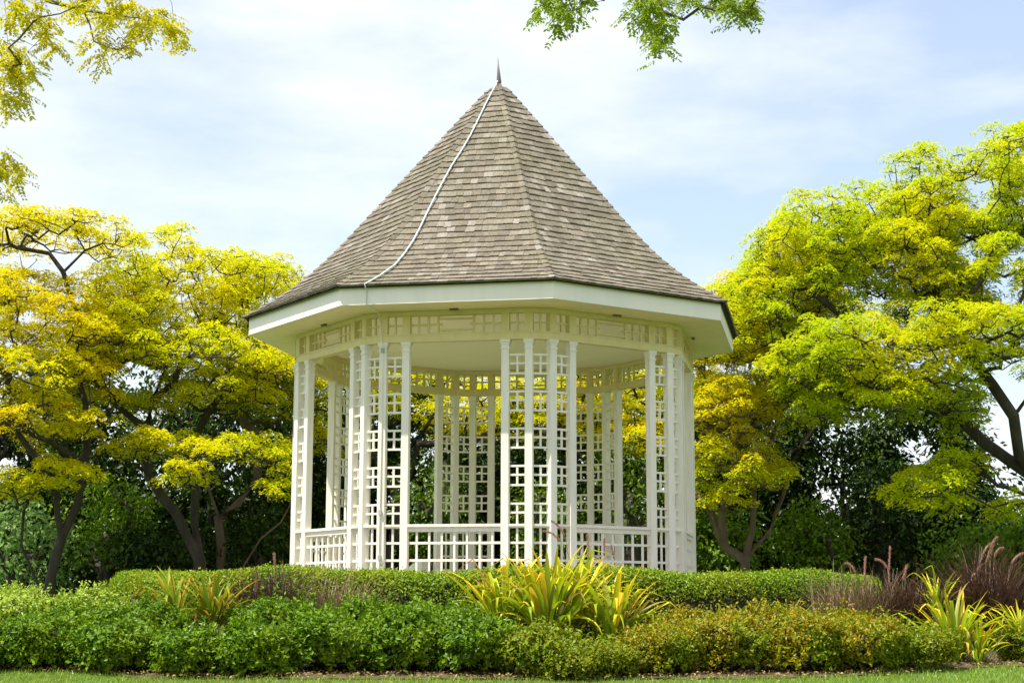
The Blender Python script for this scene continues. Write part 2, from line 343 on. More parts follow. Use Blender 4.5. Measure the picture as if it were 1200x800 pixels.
for k in range(8):
    for c in range(ncourse+1):
        s = c*EXP-.03
        if s < -.001: s = -.045
        r, z = prof(max(s, 0)); hw = r*C22*T22; hw1 = prof(min(s+.25, TOT))[0]*C22*T22
        x = -hw-.02+random.uniform(0, .08)*(c % 2)
        first = True
        while x < hw:
            w = random.uniform(.085, .175); x1 = min(x+w, hw)
            a = max(x, -hw)
            if x1-a > .02:
                j = random.uniform(-.010, .010)
                s = c*EXP-.03 if c else -.045; g = shingle_geo(k, s+j+(random.uniform(-.03, .02) if random.random() < .07 else 0), a+.0012, x1-.0012, random.uniform(0, .009))
                # clip the upper edge to the narrowing face
                n, t = face(k)
                for i in (4, 5, 6, 7):
                    q = np.array(g[i]); xt = q[:2]@t
                    if abs(xt) > hw1: q[:2] -= (xt-math.copysign(hw1, xt))*t; g[i] = tuple(q)
                if k % 8 in (7, 0) and c < 8 and len(sing) < 300: sing.append(g)
                else: stuffV.append(g)
            x = x1
for g in sing:
    cc = np.mean(g, 0); me = bpy.data.meshes.new('shingle'); me.from_pydata([tuple(np.array(p)-cc) for p in g], [], SF); me.update()
    link('shingle', me, M['shingle'], roof, tuple(cc))
SV = np.array(stuffV).reshape(-1, 3); nS = len(stuffV); SQ = (np.array(SF)[None]+8*np.arange(nS)[:, None, None]).reshape(-1, 4)
tag(link('roof_shingles', npmesh('roof_shingles', SV, SQ), M['shingle'], roof), kind='stuff')
# hip caps: pairs of narrow shingles folded over each hip
caps = []
def cap_geo(k, s):
    out = []
    for si in (-1, 1):
        nA, tA = face(k if si > 0 else k-1)
        for (ss, up) in ((s, .046), (min(s+.24, TOT), .022)):
            r, z = prof(max(ss, 0)); c = corner(k, r+.0); nn = corner(k, 1)
            # ridge point and foot point a hand's width down the side
            for h in (up-.02, up):
                ridge = np.array([c[0]+nn[0]*h*.9, c[1]+nn[1]*h*.9, z+h*.9]); wv = min(.068, r*.5)
                foot = np.array([c[0]+tA[0]*si*wv+nA[0]*(h*.45), c[1]+tA[1]*si*wv+nA[1]*(h*.45), z+h*.62])
                out += [ridge, foot]
    return [tuple(np.array(p)-BASE) for p in out]
CF = []
for b in (0, 8): CF += [(b+0, b+1, b+3, b+2), (b+4, b+6, b+7, b+5), (b+0, b+4, b+5, b+1), (b+2, b+3, b+7, b+6), (b+1, b+5, b+7, b+3), (b+0, b+2, b+6, b+4)]
capst = []
for k in range(8):
    for c in range(ncourse+1):
        g = cap_geo(k, c*EXP-.045+random.uniform(-.01, .01))
        if k in (7, 0, 1, 6):
            cc = np.mean(g, 0); me = bpy.data.meshes.new('hip_shingle'); me.from_pydata([tuple(np.array(p)-cc) for p in g], [], CF); me.update()
            link('hip_shingle', me, M['shingle'], roof, tuple(cc))
        else: capst.append(g)
tag(link('hip_shingles', npmesh('hip_shingles', np.array(capst).reshape(-1, 3), (np.array(CF)[None]+16*np.arange(len(capst))[:, None, None]).reshape(-1, 4)), M['shingle'], roof), kind='stuff')
# finial
zt = pr[-1, 1]
fin = bb(MB().tube([(0, 0, zt-.06), (0, 0, zt+.0), (0, 0, zt+.03), (0, 0, zt+.10)], [.15, .135, .075, .04], 8).tube([(0, 0, zt+.08), (.0, 0, zt+.13), (-.008, 0, zt+.3), (-.022, 0, zt+.58)], [.03, .045, .027, .004], 8), 'finial', M['lead'])
# pale cable: from the finial down the roof, over the fascia, along the soffit and down a post
def roofpt(u, v, lift=.05):
    """where the sight line through u,v meets the front-left roof face"""
    o = CAMM[:3, 3]; d = W(u, v, 10)-o; n, t = face(-1); best = None
    for s in np.linspace(0, TOT, 600):
        r, z = prof(s); h = -o+np.array([*(n*(r*C22+lift)), z]);
        # plane through profile point: solve for sight line at height z
        k = (z-o[2])/d[2]; p = o+d*k; e = abs(p[:2]@n-(r*C22+lift))
        if best is None or e < best[0]: best = (e, p)
    return best[1]+np.array([0, 0, .03])
cp = [np.array([-.03, -.05, zt+.14]), np.array([-.06, -.12, zt+.04])]+[roofpt(u, v) for u, v in ((569, 124), (560, 143), (551, 161), (541, 178), (530, 195), (517.5, 217.5), (509, 234), (500.5, 251), (493, 267), (485, 282.5), (474, 299), (462.5, 312.5), (445, 325), (433, 332))]
n_, t_ = face(-1)
sfx = cp[-1][:2]@t_-.055; fa = RF*C22+.02
cab = MB().tube(cp+[np.array([*(n_*(RE*C22+.05)+t_*sfx), zE+.02])], .0125, 6)
bb(cab, 'roof_cable', M['cable'])
pc = [np.array([*(n_*(RE*C22+.05)+t_*sfx), zE+.02]), np.array([*(n_*fa+t_*sfx), zE-.06]), np.array([*(n_*fa+t_*sfx), 5.97]), np.array([*(n_*(AP+.14)+t_*(sfx+.02)), 5.965]), np.array([*(n_*(AP+.085)+t_*(sfx+.03)), 5.80]), np.array([*(pp(-1, -S1)+n_*.085), 5.45]), np.array([*(pp(-1, -S1)+n_*.075), 4.0]), np.array([*(pp(-1, -S1)+n_*.075), 1.6])]
bb(MB().tube(pc, .009, 6), 'down_cable', M['fascia'])
q = pp(-1, -S1)+n_*.08
for z in (2.95, 2.28, 5.40): bb(MB().box((q[0], q[1], z), (.045, .035, .07), t_), 'cable_clip', M['concrete'])
# small lamp hooks on the soffit
for k in range(8):
    q = pp(k, 0, AP+.16); bb(MB().box((q[0], q[1], 5.985), (.13, .05, .03), face(k)[1]), 'soffit_lamp', M['lead'])
# low rounded wing walls of the steps behind
for s in (-1, 1):
    n, t = face(4); mb = MB(); pts = [(x, .74*math.sqrt(max(0, 1-((x)/.95)**2))) for x in np.linspace(0, .95, 9)]
    b0 = pp(4, s*.55, AP+.10); vs = []
    for e in (-.06, .06):
        for x, h in pts: q = b0+n*x+t*e; vs.append((q[0], q[1], 1.66+h))
        for x, h in pts[::-1][:1]+pts[:1]: q = b0+n*x+t*e; vs.append((q[0], q[1], 1.34))
    m_ = len(vs)//2; mb.add(vs, [tuple(range(m_)), tuple(range(m_, 2*m_))[::-1]]+[(i, i+m_, (i+1) % m_+m_, (i+1) % m_) for i in range(m_)])
    bb(mb, 'step_wing_wall', M['white'])
for i in range(3):
    n, t = face(4); a, b = pp(4, -.5, AP+.42+.28*i), pp(4, .5, AP+.42+.28*i)
    bb(MB().bar(a, b, 1.30, 1.62-.09*i, .29), 'step', M['concrete'])

# ================================================================== FOLIAGE TOOLS
def unit(v): return v/(np.linalg.norm(v, axis=-1, keepdims=True)+1e-9)
def leaf_mesh(name, P, axis, nrm, L_, W_, col=None):
    axis = unit(axis); side = unit(np.cross(axis, nrm)); nrm = np.cross(side, axis); n = len(P); L_ = np.broadcast_to(L_, n)[:, None]; W_ = np.broadcast_to(W_, n)[:, None]
    V = np.stack([P-axis*L_*.5, P+side*W_*.5+nrm*W_*.12-axis*L_*.06, P+axis*L_*.5-nrm*L_*.08, P-side*W_*.5+nrm*W_*.12-axis*L_*.06], 1).reshape(-1, 3)
    return npmesh(name, V, np.arange(4*n).reshape(-1, 4), col=None if col is None else np.repeat(col, 4, 0))
def pad_leaves(centres, R, per, flat=.38, droop=.5):
    """feathery rounded pads: leaf positions, axes, normals"""
    P = []; A = []; Nn = []
    for c, r in zip(centres, R):
        n = int(3.5*per*r*r/.25); a = RNG.uniform(0, 2*PI, n); q = np.sqrt(RNG.uniform(0, 1, n)); lob = 1+.22*np.sin(a*3+RNG.uniform(0, 6))+.14*np.sin(a*5+RNG.uniform(0, 6))
        rr = q*r*lob; h = flat*r*(1-q**2)*1.0+RNG.normal(0, .085*r, n)-droop*r*.22*q**4-np.abs(RNG.normal(0, .11*r, n))
        d = np.stack([np.cos(a), np.sin(a), np.zeros(n)], 1)
        P.append(c+d*rr[:, None]+np.stack([0*h, 0*h, h], 1))
        ax = d+RNG.normal(0, .6, (n, 3)); ax[:, 2] = -.08-.4*q**2+RNG.normal(0, .22, n); A.append(ax)
        nn = RNG.normal(0, .36, (n, 3))+np.array([0, 0, .35])+d*(.6*q**2)[:, None]+np.array([sx, sy, sz])*.8; Nn.append(nn)
    return np.concatenate(P), np.concatenate(A), np.concatenate(Nn)
def resample(pts, step):
    pts = [np.array(p, float) for p in pts]; out = [pts[0]]
    for a, b in zip(pts[:-1], pts[1:]):
        m = max(1, int(np.linalg.norm(b-a)/step))
        for i in range(1, m+1): out.append(a+(b-a)*i/m)
    return out
class Skel:
    def __init__(s): s.p = []; s.par = []
    def limb(s, pts, step=.45, jit=.03):
        pts = resample(pts, step)
        if not s.p: s.p.append(pts[0]); s.par.append(-1); k = 0
        else:
            k = int(np.argmin(np.linalg.norm(np.array(s.p)-pts[0], axis=1)))
        for q in pts[1:]:
            s.p.append(q+RNG.normal(0, jit, 3)); s.par.append(k); k = len(s.p)-1
        return k
    def attach(s, targets, avoid=0):
        T = np.array(targets); n0 = len(s.p); P = np.array(s.p)
        lo = np.ones(len(P), bool)
        zmin = P[:, 2].min()+.25*(P[:, 2].max()-P[:, 2].min()); 
        best = np.full(len(T), 1e9); bi = np.zeros(len(T), int); todo = np.ones(len(T), bool)
        def upd(i0):
            Pn = np.array(s.p[i0:]); d = T[:, None]-Pn[None]; c = np.linalg.norm(d*[1, 1, .8], axis=2)+np.maximum(0, -d[..., 2])*2.0+(Pn[None, :, 2] < zmin)*3
            j = c.argmin(1); cc = c[np.arange(len(T)), j]; m = cc < best; best[m] = cc[m]; bi[m] = j[m]+i0
        upd(0); tips = []
        order = []
        while todo.any():
            i = int(np.where(todo, best, 1e9).argmin()); todo[i] = False; k = int(bi[i]); a = s.p[k]; b = T[i]; d = b-a; ln = np.linalg.norm(d); m = max(2, int(ln/.35)); i0 = len(s.p)
            sag = RNG.normal(0, .09, 3)*ln
            for j in range(1, m+1):
                f = j/m; q = a+d*f; q = q+np.array([0, 0, 1])*(-.16*ln*math.sin(PI*f))+sag*math.sin(PI*f)*.8+RNG.normal(0, .02, 3)
                s.p.append(q); s.par.append(k); k = len(s.p)-1
            tips.append(k); upd(i0)
        return tips
    def mesh(s, name, r0, rmin=.013, power=.5, base=None, sides=6, flare=1.5, twigs=None):
        n = len(s.p); ch = [[] for _ in range(n)]
        for i, p in enumerate(s.par):
            if p >= 0: ch[p].append(i)
        w = np.zeros(n)
        for i in range(n-1, -1, -1):
            if not ch[i]: w[i] = 1
            if s.par[i] >= 0: w[s.par[i]] += w[i]
        r = np.maximum(rmin, r0*(w/w[0])**power); mb = MB()
        P = s.p
        stack = [(0, None)]
        while stack:
            i, fr = stack.pop(); chain = ([fr] if fr is not None else [])+[i]
            while ch[chain[-1]]:
                c = sorted(ch[chain[-1]], key=lambda j: -w[j]); stack += [(j, chain[-1]) for j in c[1:]]; chain.append(c[0])
            pts = [P[j] for j in chain]; rr = [r[j] for j in chain]
            if fr is not None: rr[0] = min(r[chain[0]]*.9, rr[1]*1.25)
            else:
                rr[0] *= flare
                if len(rr) > 2: rr[1] *= 1+(flare-1)*.4
            rr[-1] *= .5; big = rr[0] > .05
            mb.tube(pts, rr, sides+2 if big else (5 if rr[0] > .02 else 4), cap=False)
        if twigs:
            for c, rad_ in twigs:
                for _ in range(4):
                    a = RNG.uniform(0, 2*PI); e = c+np.array([math.cos(a), math.sin(a), -.10])*rad_*RNG.uniform(.5, .85); m_ = (c+e)/2+np.array([0, 0, -.02])+RNG.normal(0, .04, 3)
                    mb.tube([c, m_, e], [rmin*.7, rmin*.55, rmin*.3], 3, cap=False)
        return mb
def zone_pads(zones, mind, gaps=(), tries=60, lower=-.25, shell=.72):
    """pad centres in the outer part of the zones, in loose layers with gaps between; each zone is u, v, d, ru, rv (picture px at distance d), rd metres, n"""
    out = []; ph = RNG.uniform(0, 6, 8)
    for (u, v, d, ru, rv, rd, n) in zones:
        n = int(n*2.15); c = W(u, v, d); k = d/FPX; got = 0; t = 0; zp = RNG.uniform(0, 6, 4)
        while got < n and t < n*tries:
            t += 1; q = RNG.normal(0, 1, 3); q /= np.linalg.norm(q)
            if q[2] < lower: continue
            lob = 1+.16*math.sin(3*q[0]+5*q[2]+zp[0])+.14*math.sin(6*q[0]-4*q[1]+zp[1])+.10*math.sin(9*q[0]+7*q[2]+zp[2])
            q = q*(RNG.uniform(shell**2.2, 1)**(1/2.2))*lob
            p = c+q*[ru*k, rd, rv*k]; pu, pv = project(p)
            lay = math.sin(2*PI*(p[2]+.35*math.sin(p[0]*1.3+ph[0])+.3*math.sin(p[1]*1.7+ph[1])+.22*math.sin(p[0]*3.1+ph[2]))/.95)
            if lay < -.25 and RNG.uniform() < .6: continue
            if any(((pu-g[0])/g[2])**2+((pv-g[1])/g[3])**2 < 1 for g in gaps): continue
            if out and np.min(np.linalg.norm((np.array(out)-p)*[1, .7, 1.3], axis=1)) < mind: continue
            out.append(p); got += 1
    return out
def umbrella_tree(name, base, label, lm, bark, limbs, zones, per=105, R=(.22, .43), mind=.33, r0=.26, gaps=(), leaf=(.095, .040), group=None, lower=-.45, shell=.5, extra_pads=(), flat=.5, cat='tree', power=.5):
    root = thing(name, base, label, cat, group or 'spreading feathery-leaved trees round the bandstand'); base = np.array(base, float)
    pads = zone_pads(zones, mind, gaps, lower=lower, shell=shell)+list(extra_pads)
    rr = [RNG.uniform(*R) for _ in pads]
    sk = Skel()
    for i, l in enumerate(limbs): sk.limb(l)
    sk.attach([p-np.array([0, 0, .10]) for p in pads])
    mb = sk.mesh('trunk', r0, twigs=list(zip(pads, rr)), power=power*.86); mb.build('trunk', bark, root, off=base)
    P, A, Nn = pad_leaves(pads, rr, per, flat=flat); n = len(P)
    link('crown', leaf_mesh('crown', P-base, A, Nn, leaf[0]*RNG.uniform(.7, 1.3, n), leaf[1]*RNG.uniform(.7, 1.3, n)), lm, root)
    return root, len(P)
tot = 0
# leaf colours
M['lyel'] = leafmat('yellow_green_leaves', [(.58, .62, .005), (.68, .67, .005), (.72, .67, .005), (.62, .64, .005), (.46, .56, .005)], .56, (.72, .64, .005), .45, gloss=.003)
M['lyel2'] = leafmat('golden_leaves', [(.62, .62, .005), (.72, .66, .005), (.76, .64, .005), (.64, .63, .005), (.50, .56, .005)], .56, (.76, .60, .005), .5, gloss=.003)
M['lyel3'] = leafmat('yellow_leaves', [(.68, .62, .005), (.76, .66, .005), (.80, .62, .005), (.72, .64, .005), (.54, .56, .005)], .56, (.50, .60, .006), .6, gloss=.003)
M['lgrn'] = leafmat('lime_leaves', [(.44, .56, .006), (.53, .61, .006), (.59, .63, .006), (.47, .57, .006), (.35, .48, .006)], .56, (.66, .63, .005), .5, gloss=.003)
M['ldark'] = leafmat('dark_leaves', [(.008, .020, .003), (.016, .038, .004), (.06, .115, .007), (.012, .028, .003)], .28, (.07, .115, .008), .35)  # deep shade put into the leaf colour; lighter tones and patches are its highlights
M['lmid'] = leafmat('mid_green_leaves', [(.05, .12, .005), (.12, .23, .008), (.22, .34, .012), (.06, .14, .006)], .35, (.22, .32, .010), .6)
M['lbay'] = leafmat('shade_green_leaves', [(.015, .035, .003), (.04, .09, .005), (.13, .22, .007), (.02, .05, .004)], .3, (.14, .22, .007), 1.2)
M['llight'] = leafmat('grey_green_leaves', [(.09, .19, .035), (.17, .30, .07), (.24, .36, .10), (.10, .20, .035)], .3, None)

# ---- left trees
def G(u, v, d): p = W(u, v, d); p[2] = 1.3; return p
b = G(237, 690, 38)
_, n = umbrella_tree('rain_tree', b, 'large umbrella-crowned tree with a forked trunk, yellow-green crown touching the left eave', M['lyel'], M['barkd'],
    [[b, W(232, 655, 38), W(205, 600, 38), W(176, 560, 38), W(170, 530, 38), W(172, 505, 38)],
     [W(232, 655, 38), W(228, 612, 38.4), W(231, 550, 38.6), W(236, 500, 39)],
     [W(172, 505, 38), W(146, 485, 38), W(119, 460, 37.8), W(109, 430, 37.5)],
     [W(172, 505, 38), W(178, 471, 38.3), W(190, 440, 38.5), W(212, 405, 39), W(220, 370, 39)],
     [W(178, 471, 38.3), W(205, 450, 38), W(214, 425, 38), W(186, 408, 37.5), W(153, 384, 37.5)],
     [W(214, 425, 38), W(252, 399, 38.2), W(275, 388, 38.2)], [W(236, 500, 39), W(262, 450, 39.5), W(300, 400, 39.8)],
     [W(231, 550, 38.6), W(262, 535, 37), W(300, 530, 36)], [W(176, 560, 38), W(160, 545, 36.8), W(145, 538, 36.2)]],
    [(205, 372, 39, 95, 88, 3.0, 90), (300, 365, 40, 66, 62, 2.6, 52), (140, 400, 38.4, 60, 60, 2.6, 30), (215, 425, 37.5, 115, 40, 2.4, 45), (262, 470, 38.5, 75, 34, 2, 20), (110, 470, 38.5, 70, 30, 2.4, 14), (330, 430, 40, 45, 70, 2.2, 26), (150, 352, 39, 48, 50, 2.2, 18),
     (175, 527, 36.2, 52, 18, 1.1, 9), (215, 560, 35.6, 24, 20, .7, 4), (290, 530, 36, 62, 22, 1.2, 13), (322, 570, 35.6, 24, 22, .6, 4)],
    per=108, r0=.145, gaps=[(152, 268, 12, 14), (205, 352, 16, 7), (160, 440, 26, 22), (255, 605, 100, 14)])
tot += n
b = G(60, 700, 36)
_, n = umbrella_tree('rain_tree', b, 'tall tree at the left edge with a flat top layer above a band of sky', M['lyel2'], M['barkd'],
    [[b, W(58, 670, 36), W(72, 627, 36), W(88, 590, 36), W(100, 543, 36), W(104, 500, 36.2), W(90, 440, 36.4), W(96, 396, 36.5)], [W(72, 627, 36), W(66, 580, 35.8), W(44, 543, 35.6), W(19, 502, 35.4), W(10, 470, 35.2)],
     [W(100, 543, 36), W(60, 520, 35), W(20, 500, 34.5)], [b, W(40, 668, 35.8), W(24, 640, 35.6), W(30, 600, 35.4), W(52, 560, 35.2), W(68, 530, 35)], [W(96, 396, 36.5), W(84, 350, 36.6), W(72, 318, 36.6), W(58, 296, 36.6)], [W(72, 318, 36.6), W(100, 296, 36.5), W(125, 285, 36.5)], [W(58, 296, 36.6), W(20, 288, 36.3)],
     [W(104, 500, 36.2), W(140, 470, 36.5), W(120, 450, 36.5), W(54, 432, 36)], [W(90, 440, 36.4), W(120, 400, 37)]],
    [(60, 278, 36.6, 90, 18, 2.0, 30), (10, 335, 36.5, 62, 20, 2, 14), (60, 395, 36.5, 105, 50, 3, 60), (-60, 330, 36.5, 60, 70, 3, 22), (30, 445, 35.5, 110, 50, 2.5, 44), (35, 500, 35, 75, 42, 2, 22), (75, 565, 35, 40, 24, 1, 7), (5, 575, 35, 30, 25, 1, 4)],
    per=104, r0=.115, R=(.22, .42), gaps=[(60, 308, 80, 9), (110, 308, 22, 12), (10, 470, 12, 8), (70, 345, 14, 6)])
tot += n
M['lslim'] = leafmat('slender_tree_leaves', [(.12, .22, .006), (.24, .34, .008), (.34, .42, .010), (.16, .26, .006)], .4, (.45, .46, .008), .6)
b = G(262, 690, 40)
_, n = umbrella_tree('slender_tree', b, 'slender reddish-stemmed tree in the shade between the forked trunk and the bandstand', M['lslim'], M['barkr'],
    [[b, W(259, 645, 40), W(257, 606, 40), W(246, 575, 40), W(240, 540, 40), W(252, 500, 40)], [W(257, 606, 40), W(280, 590, 40), W(300, 560, 40), W(305, 510, 40)], [b, W(283, 663, 39.6), W(305, 634, 39.4), W(330, 612, 39.3), W(342, 590, 39.3)], [W(246, 575, 40), W(232, 540, 40.3), W(222, 510, 40.5)]],
    [(255, 455, 40.5, 60, 30, 1.8, 14), (315, 470, 40.5, 40, 40, 1.6, 14)], per=80, r0=.12, R=(.22, .4))
tot += n
# ---- right trees
b = G(875, 690, 38)
_, n = umbrella_tree('rain_tree', b, 'golden-yellow tree with several reddish stems beside the right eave', M['lyel3'], M['barkr'],
    [[b, W(872, 655, 38), W(882, 617, 38), W(884, 547, 38), W(905, 515, 38), W(915, 484, 38), W(900, 450, 38)], [W(872, 655, 38), W(850, 640, 38), W(835, 600, 38), W(812, 572, 38)], [W(850, 640, 38), W(848, 600, 37.6), W(862, 560, 37.4), W(856, 520, 37.3)], [W(919, 582, 38.3), W(905, 550, 38.6), W(912, 515, 38.8)],
     [W(872, 655, 38), W(901, 624, 38.2), W(919, 582, 38.3), W(928, 540, 38.4), W(954, 498, 38.5), W(978, 468, 38.5), W(985, 420, 38.5)], [W(884, 547, 38), W(862, 510, 37.5), W(845, 470, 37.5)], [W(915, 484, 38), W(945, 455, 38), W(955, 430, 38)], [W(901, 470, 38), W(880, 430, 38.2), W(885, 370, 38.6)]],
    [(872, 440, 38.5, 80, 82, 3, 75), (925, 375, 39.5, 75, 75, 2.6, 45), (850, 480, 37, 60, 40, 2, 28), (925, 470, 37.4, 60, 34, 2, 20), (850, 545, 37.2, 50, 44, 1.8, 20), (915, 560, 36.8, 40, 20, 1.2, 6), (880, 350, 39, 38, 30, 1.6, 10), (925, 268, 37.5, 22, 18, .8, 5), (840, 590, 37.4, 30, 22, 1.2, 5), (830, 400, 38, 40, 60, 2, 16)],
    per=104, r0=.135, gaps=[(985, 570, 60, 50)])
tot += n
b = G(1255, 700, 33)
_, n = umbrella_tree('rain_tree', b, 'huge spreading lime-green tree reaching in from the right edge on long bare limbs', M['lgrn'], M['barkd'],
    [[b, W(1250, 640, 33), W(1235, 590, 33), W(1215, 560, 33), W(1180, 537, 33), W(1153, 519, 33.2), W(1125, 487, 33.4), W(1080, 463, 33.5), W(1040, 440, 33.6), W(1010, 400, 34), W(985, 370, 34), W(950, 340, 34)],
     [W(1215, 560, 33), W(1195, 533, 32.6), W(1190, 487, 32.4), W(1164, 452, 32.3), W(1143, 421, 32.4), W(1120, 380, 32.6), W(1090, 330, 33)],
     [W(1235, 590, 33), W(1180, 570, 32.4), W(1160, 545, 32.2), W(1152, 525, 32)], [W(1190, 487, 32.4), W(1225, 430, 32.6), W(1215, 330, 33), W(1195, 250, 33.4), W(1175, 215, 33.6)],
     [W(1080, 463, 33.5), W(1060, 420, 33.6), W(1050, 370, 34)], [W(1010, 400, 34), W(960, 395, 34.2), W(925, 390, 34.4)], [W(1090, 330, 33), W(1060, 290, 33.4), W(1030, 270, 33.8)], [W(1164, 452, 32.3), W(1120, 440, 31.6), W(1090, 430, 31.4)]],
    [(1010, 345, 35, 150, 112, 3.2, 135), (1110, 265, 34.5, 100, 86, 3, 70), (1220, 230, 34, 90, 90, 3.4, 62), (1330, 300, 34, 120, 120, 4, 50), (925, 330, 35.6, 60, 66, 2, 36), (890, 400, 36, 60, 60, 2, 26), (1060, 300, 34.5, 110, 70, 3, 50), (1040, 420, 32.6, 130, 42, 2.4, 60), (1150, 390, 31.4, 70, 30, 2, 22), (1095, 585, 32, 58, 32, 1.3, 12), (1120, 545, 32.6, 40, 22, 1, 6), (1215, 420, 31, 40, 60, 2, 14),
     (1190, 345, 33, 40, 30, 1.5, 9), (1050, 468, 32.8, 95, 34, 2.2, 34), (975, 440, 34, 70, 45, 2.4, 30), (1135, 500, 33.4, 30, 26, 1.2, 5), (1195, 600, 31.6, 22, 22, 1, 4), (1130, 330, 33, 60, 40, 2, 20)],
    per=105, r0=.165, R=(.22, .42), gaps=[(1148, 226, 22, 22), (1135, 298, 22, 22), (1178, 330, 18, 42), (1180, 500, 34, 62), (1178, 440, 26, 26), (850, 250, 60, 40)])
tot += n
# ---- trees seen through and past the bandstand
b = G(752, 690, 42)
_, n = umbrella_tree('rain_tree', b, 'yellow-leaved tree standing right behind the bandstand, seen through its lattice', M['lyel3'], M['barkd'],
    [[b, W(760, 650, 42), W(745, 590, 42), W(760, 540, 42), W(750, 490, 42)], [W(745, 590, 42), W(690, 540, 42), W(650, 500, 42)], [W(760, 540, 42), W(800, 500, 42)]],
    [(720, 470, 42, 120, 62, 3, 90), (640, 490, 42, 80, 50, 2.4, 45), (740, 520, 41, 70, 30, 2, 20)], per=95, r0=.14)
tot += n
b = G(452, 690, 42)
_, n = umbrella_tree('rain_tree', b, 'greener tree behind the left half of the bandstand, its limbs dark in the open bay', M['lyel'], M['barkd'],
    [[b, W(458, 650, 42), W(470, 590, 42), W(490, 520, 42), W(510, 480, 42)], [W(470, 590, 42), W(430, 520, 42), W(400, 480, 42)], [W(490, 520, 42), W(550, 520, 41), W(585, 500, 41)]],
    [(400, 470, 42, 70, 60, 2.6, 45), (500, 455, 43, 80, 30, 2, 24), (560, 490, 42, 70, 40, 2, 30), (370, 525, 41, 34, 26, 1.4, 8)], per=95, r0=.14)
tot += n
# ---- dark broadleaf trees behind: leafy to the ground
def broad_tree(u, v, d, ru, rv, rd, n, label, lm, leaf=.24, group='broadleaf trees behind the bandstand', name='broadleaf_tree', cat='tree', trunk=True, clumps=95, ground=False):
    base = G(u, 690, d); root = thing(name, base, label, cat, group); c = W(u, v, d); k = d/FPX
    P = []; A = []; Nn = []; cs = []
    for _ in range(clumps):
        q = RNG.normal(0, 1, 3); q /= np.linalg.norm(q); q *= RNG.uniform(.55, 1)
        if ground: q[2] = abs(q[2])
        cc = c+q*[ru*k, rd, rv*k]; cc[2] = max(cc[2], 1.6+RNG.uniform(0, .4)); cs.append(cc); r = RNG.uniform(.5, .95); m = int(n/clumps)
        o = RNG.normal(0, 1, (m, 3)); o = unit(o)*(RNG.uniform(.3, 1, (m, 1))**.5); P.append(cc+o*[r, r, r*.65]); A.append(o*[1, 1, .3]+RNG.normal(0, .5, (m, 3))-[0, 0, .45]); Nn.append(o+RNG.normal(0, .5, (m, 3))+[0, 0, .8])
    P = np.concatenate(P); P[:, 2] = np.maximum(P[:, 2], 1.36); A = np.concatenate(A); Nn = np.concatenate(Nn); m = len(P)
    link('crown', leaf_mesh('crown', P-base, A, Nn, leaf*RNG.uniform(.6, 1.3, m), leaf*.5*RNG.uniform(.7, 1.3, m)), lm, root)
    sk = Skel(); top = base+[0, 0, 1.2]; sk.limb([base, top, (top+c)/2+[.1, 0, 0], c]); sk.attach(cs[::3]); sk.mesh('trunk', .2, sides=5).build('trunk', M['barkd'], root, off=base)
    return m
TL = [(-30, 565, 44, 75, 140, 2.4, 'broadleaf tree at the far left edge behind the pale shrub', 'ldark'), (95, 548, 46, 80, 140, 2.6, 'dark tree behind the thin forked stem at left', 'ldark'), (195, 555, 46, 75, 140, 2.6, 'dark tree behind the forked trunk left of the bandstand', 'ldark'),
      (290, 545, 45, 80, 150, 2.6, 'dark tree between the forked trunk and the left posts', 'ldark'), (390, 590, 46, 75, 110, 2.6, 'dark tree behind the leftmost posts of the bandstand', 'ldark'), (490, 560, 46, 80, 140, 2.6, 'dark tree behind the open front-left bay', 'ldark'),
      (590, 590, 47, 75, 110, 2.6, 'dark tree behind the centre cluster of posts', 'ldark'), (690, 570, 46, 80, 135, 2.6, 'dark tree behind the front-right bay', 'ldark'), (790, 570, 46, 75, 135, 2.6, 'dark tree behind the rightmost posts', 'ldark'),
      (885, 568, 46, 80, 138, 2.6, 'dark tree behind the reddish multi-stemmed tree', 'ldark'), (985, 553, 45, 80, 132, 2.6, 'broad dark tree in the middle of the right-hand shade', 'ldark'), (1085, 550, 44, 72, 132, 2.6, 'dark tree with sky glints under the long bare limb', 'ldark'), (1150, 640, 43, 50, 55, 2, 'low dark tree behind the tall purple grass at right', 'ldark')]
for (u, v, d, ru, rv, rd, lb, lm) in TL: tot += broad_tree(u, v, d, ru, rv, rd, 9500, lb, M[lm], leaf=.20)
# mid layer shrubs in front of them
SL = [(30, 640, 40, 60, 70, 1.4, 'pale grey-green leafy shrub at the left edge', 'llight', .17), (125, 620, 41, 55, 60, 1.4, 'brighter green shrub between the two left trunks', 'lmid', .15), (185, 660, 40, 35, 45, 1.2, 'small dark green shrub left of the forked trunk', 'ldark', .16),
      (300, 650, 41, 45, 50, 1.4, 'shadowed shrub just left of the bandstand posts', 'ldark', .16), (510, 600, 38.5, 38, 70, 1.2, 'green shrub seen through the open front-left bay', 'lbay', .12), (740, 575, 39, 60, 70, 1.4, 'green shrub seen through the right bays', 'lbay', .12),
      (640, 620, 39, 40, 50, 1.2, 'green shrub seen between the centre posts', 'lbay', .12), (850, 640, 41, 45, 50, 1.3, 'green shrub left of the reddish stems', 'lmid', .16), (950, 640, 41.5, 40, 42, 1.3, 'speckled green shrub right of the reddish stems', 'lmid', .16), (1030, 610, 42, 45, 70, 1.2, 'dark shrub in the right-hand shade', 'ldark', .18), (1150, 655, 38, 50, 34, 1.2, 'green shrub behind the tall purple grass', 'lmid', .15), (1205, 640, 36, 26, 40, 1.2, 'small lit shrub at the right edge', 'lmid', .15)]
for (u, v, d, ru, rv, rd, lb, lm, lf) in SL: tot += broad_tree(u, v, d, ru, rv, rd, 2600, lb, M[lm], leaf=lf, group='shrubs in the shade behind the bandstand', name='background_shrub', cat='shrub', clumps=34)

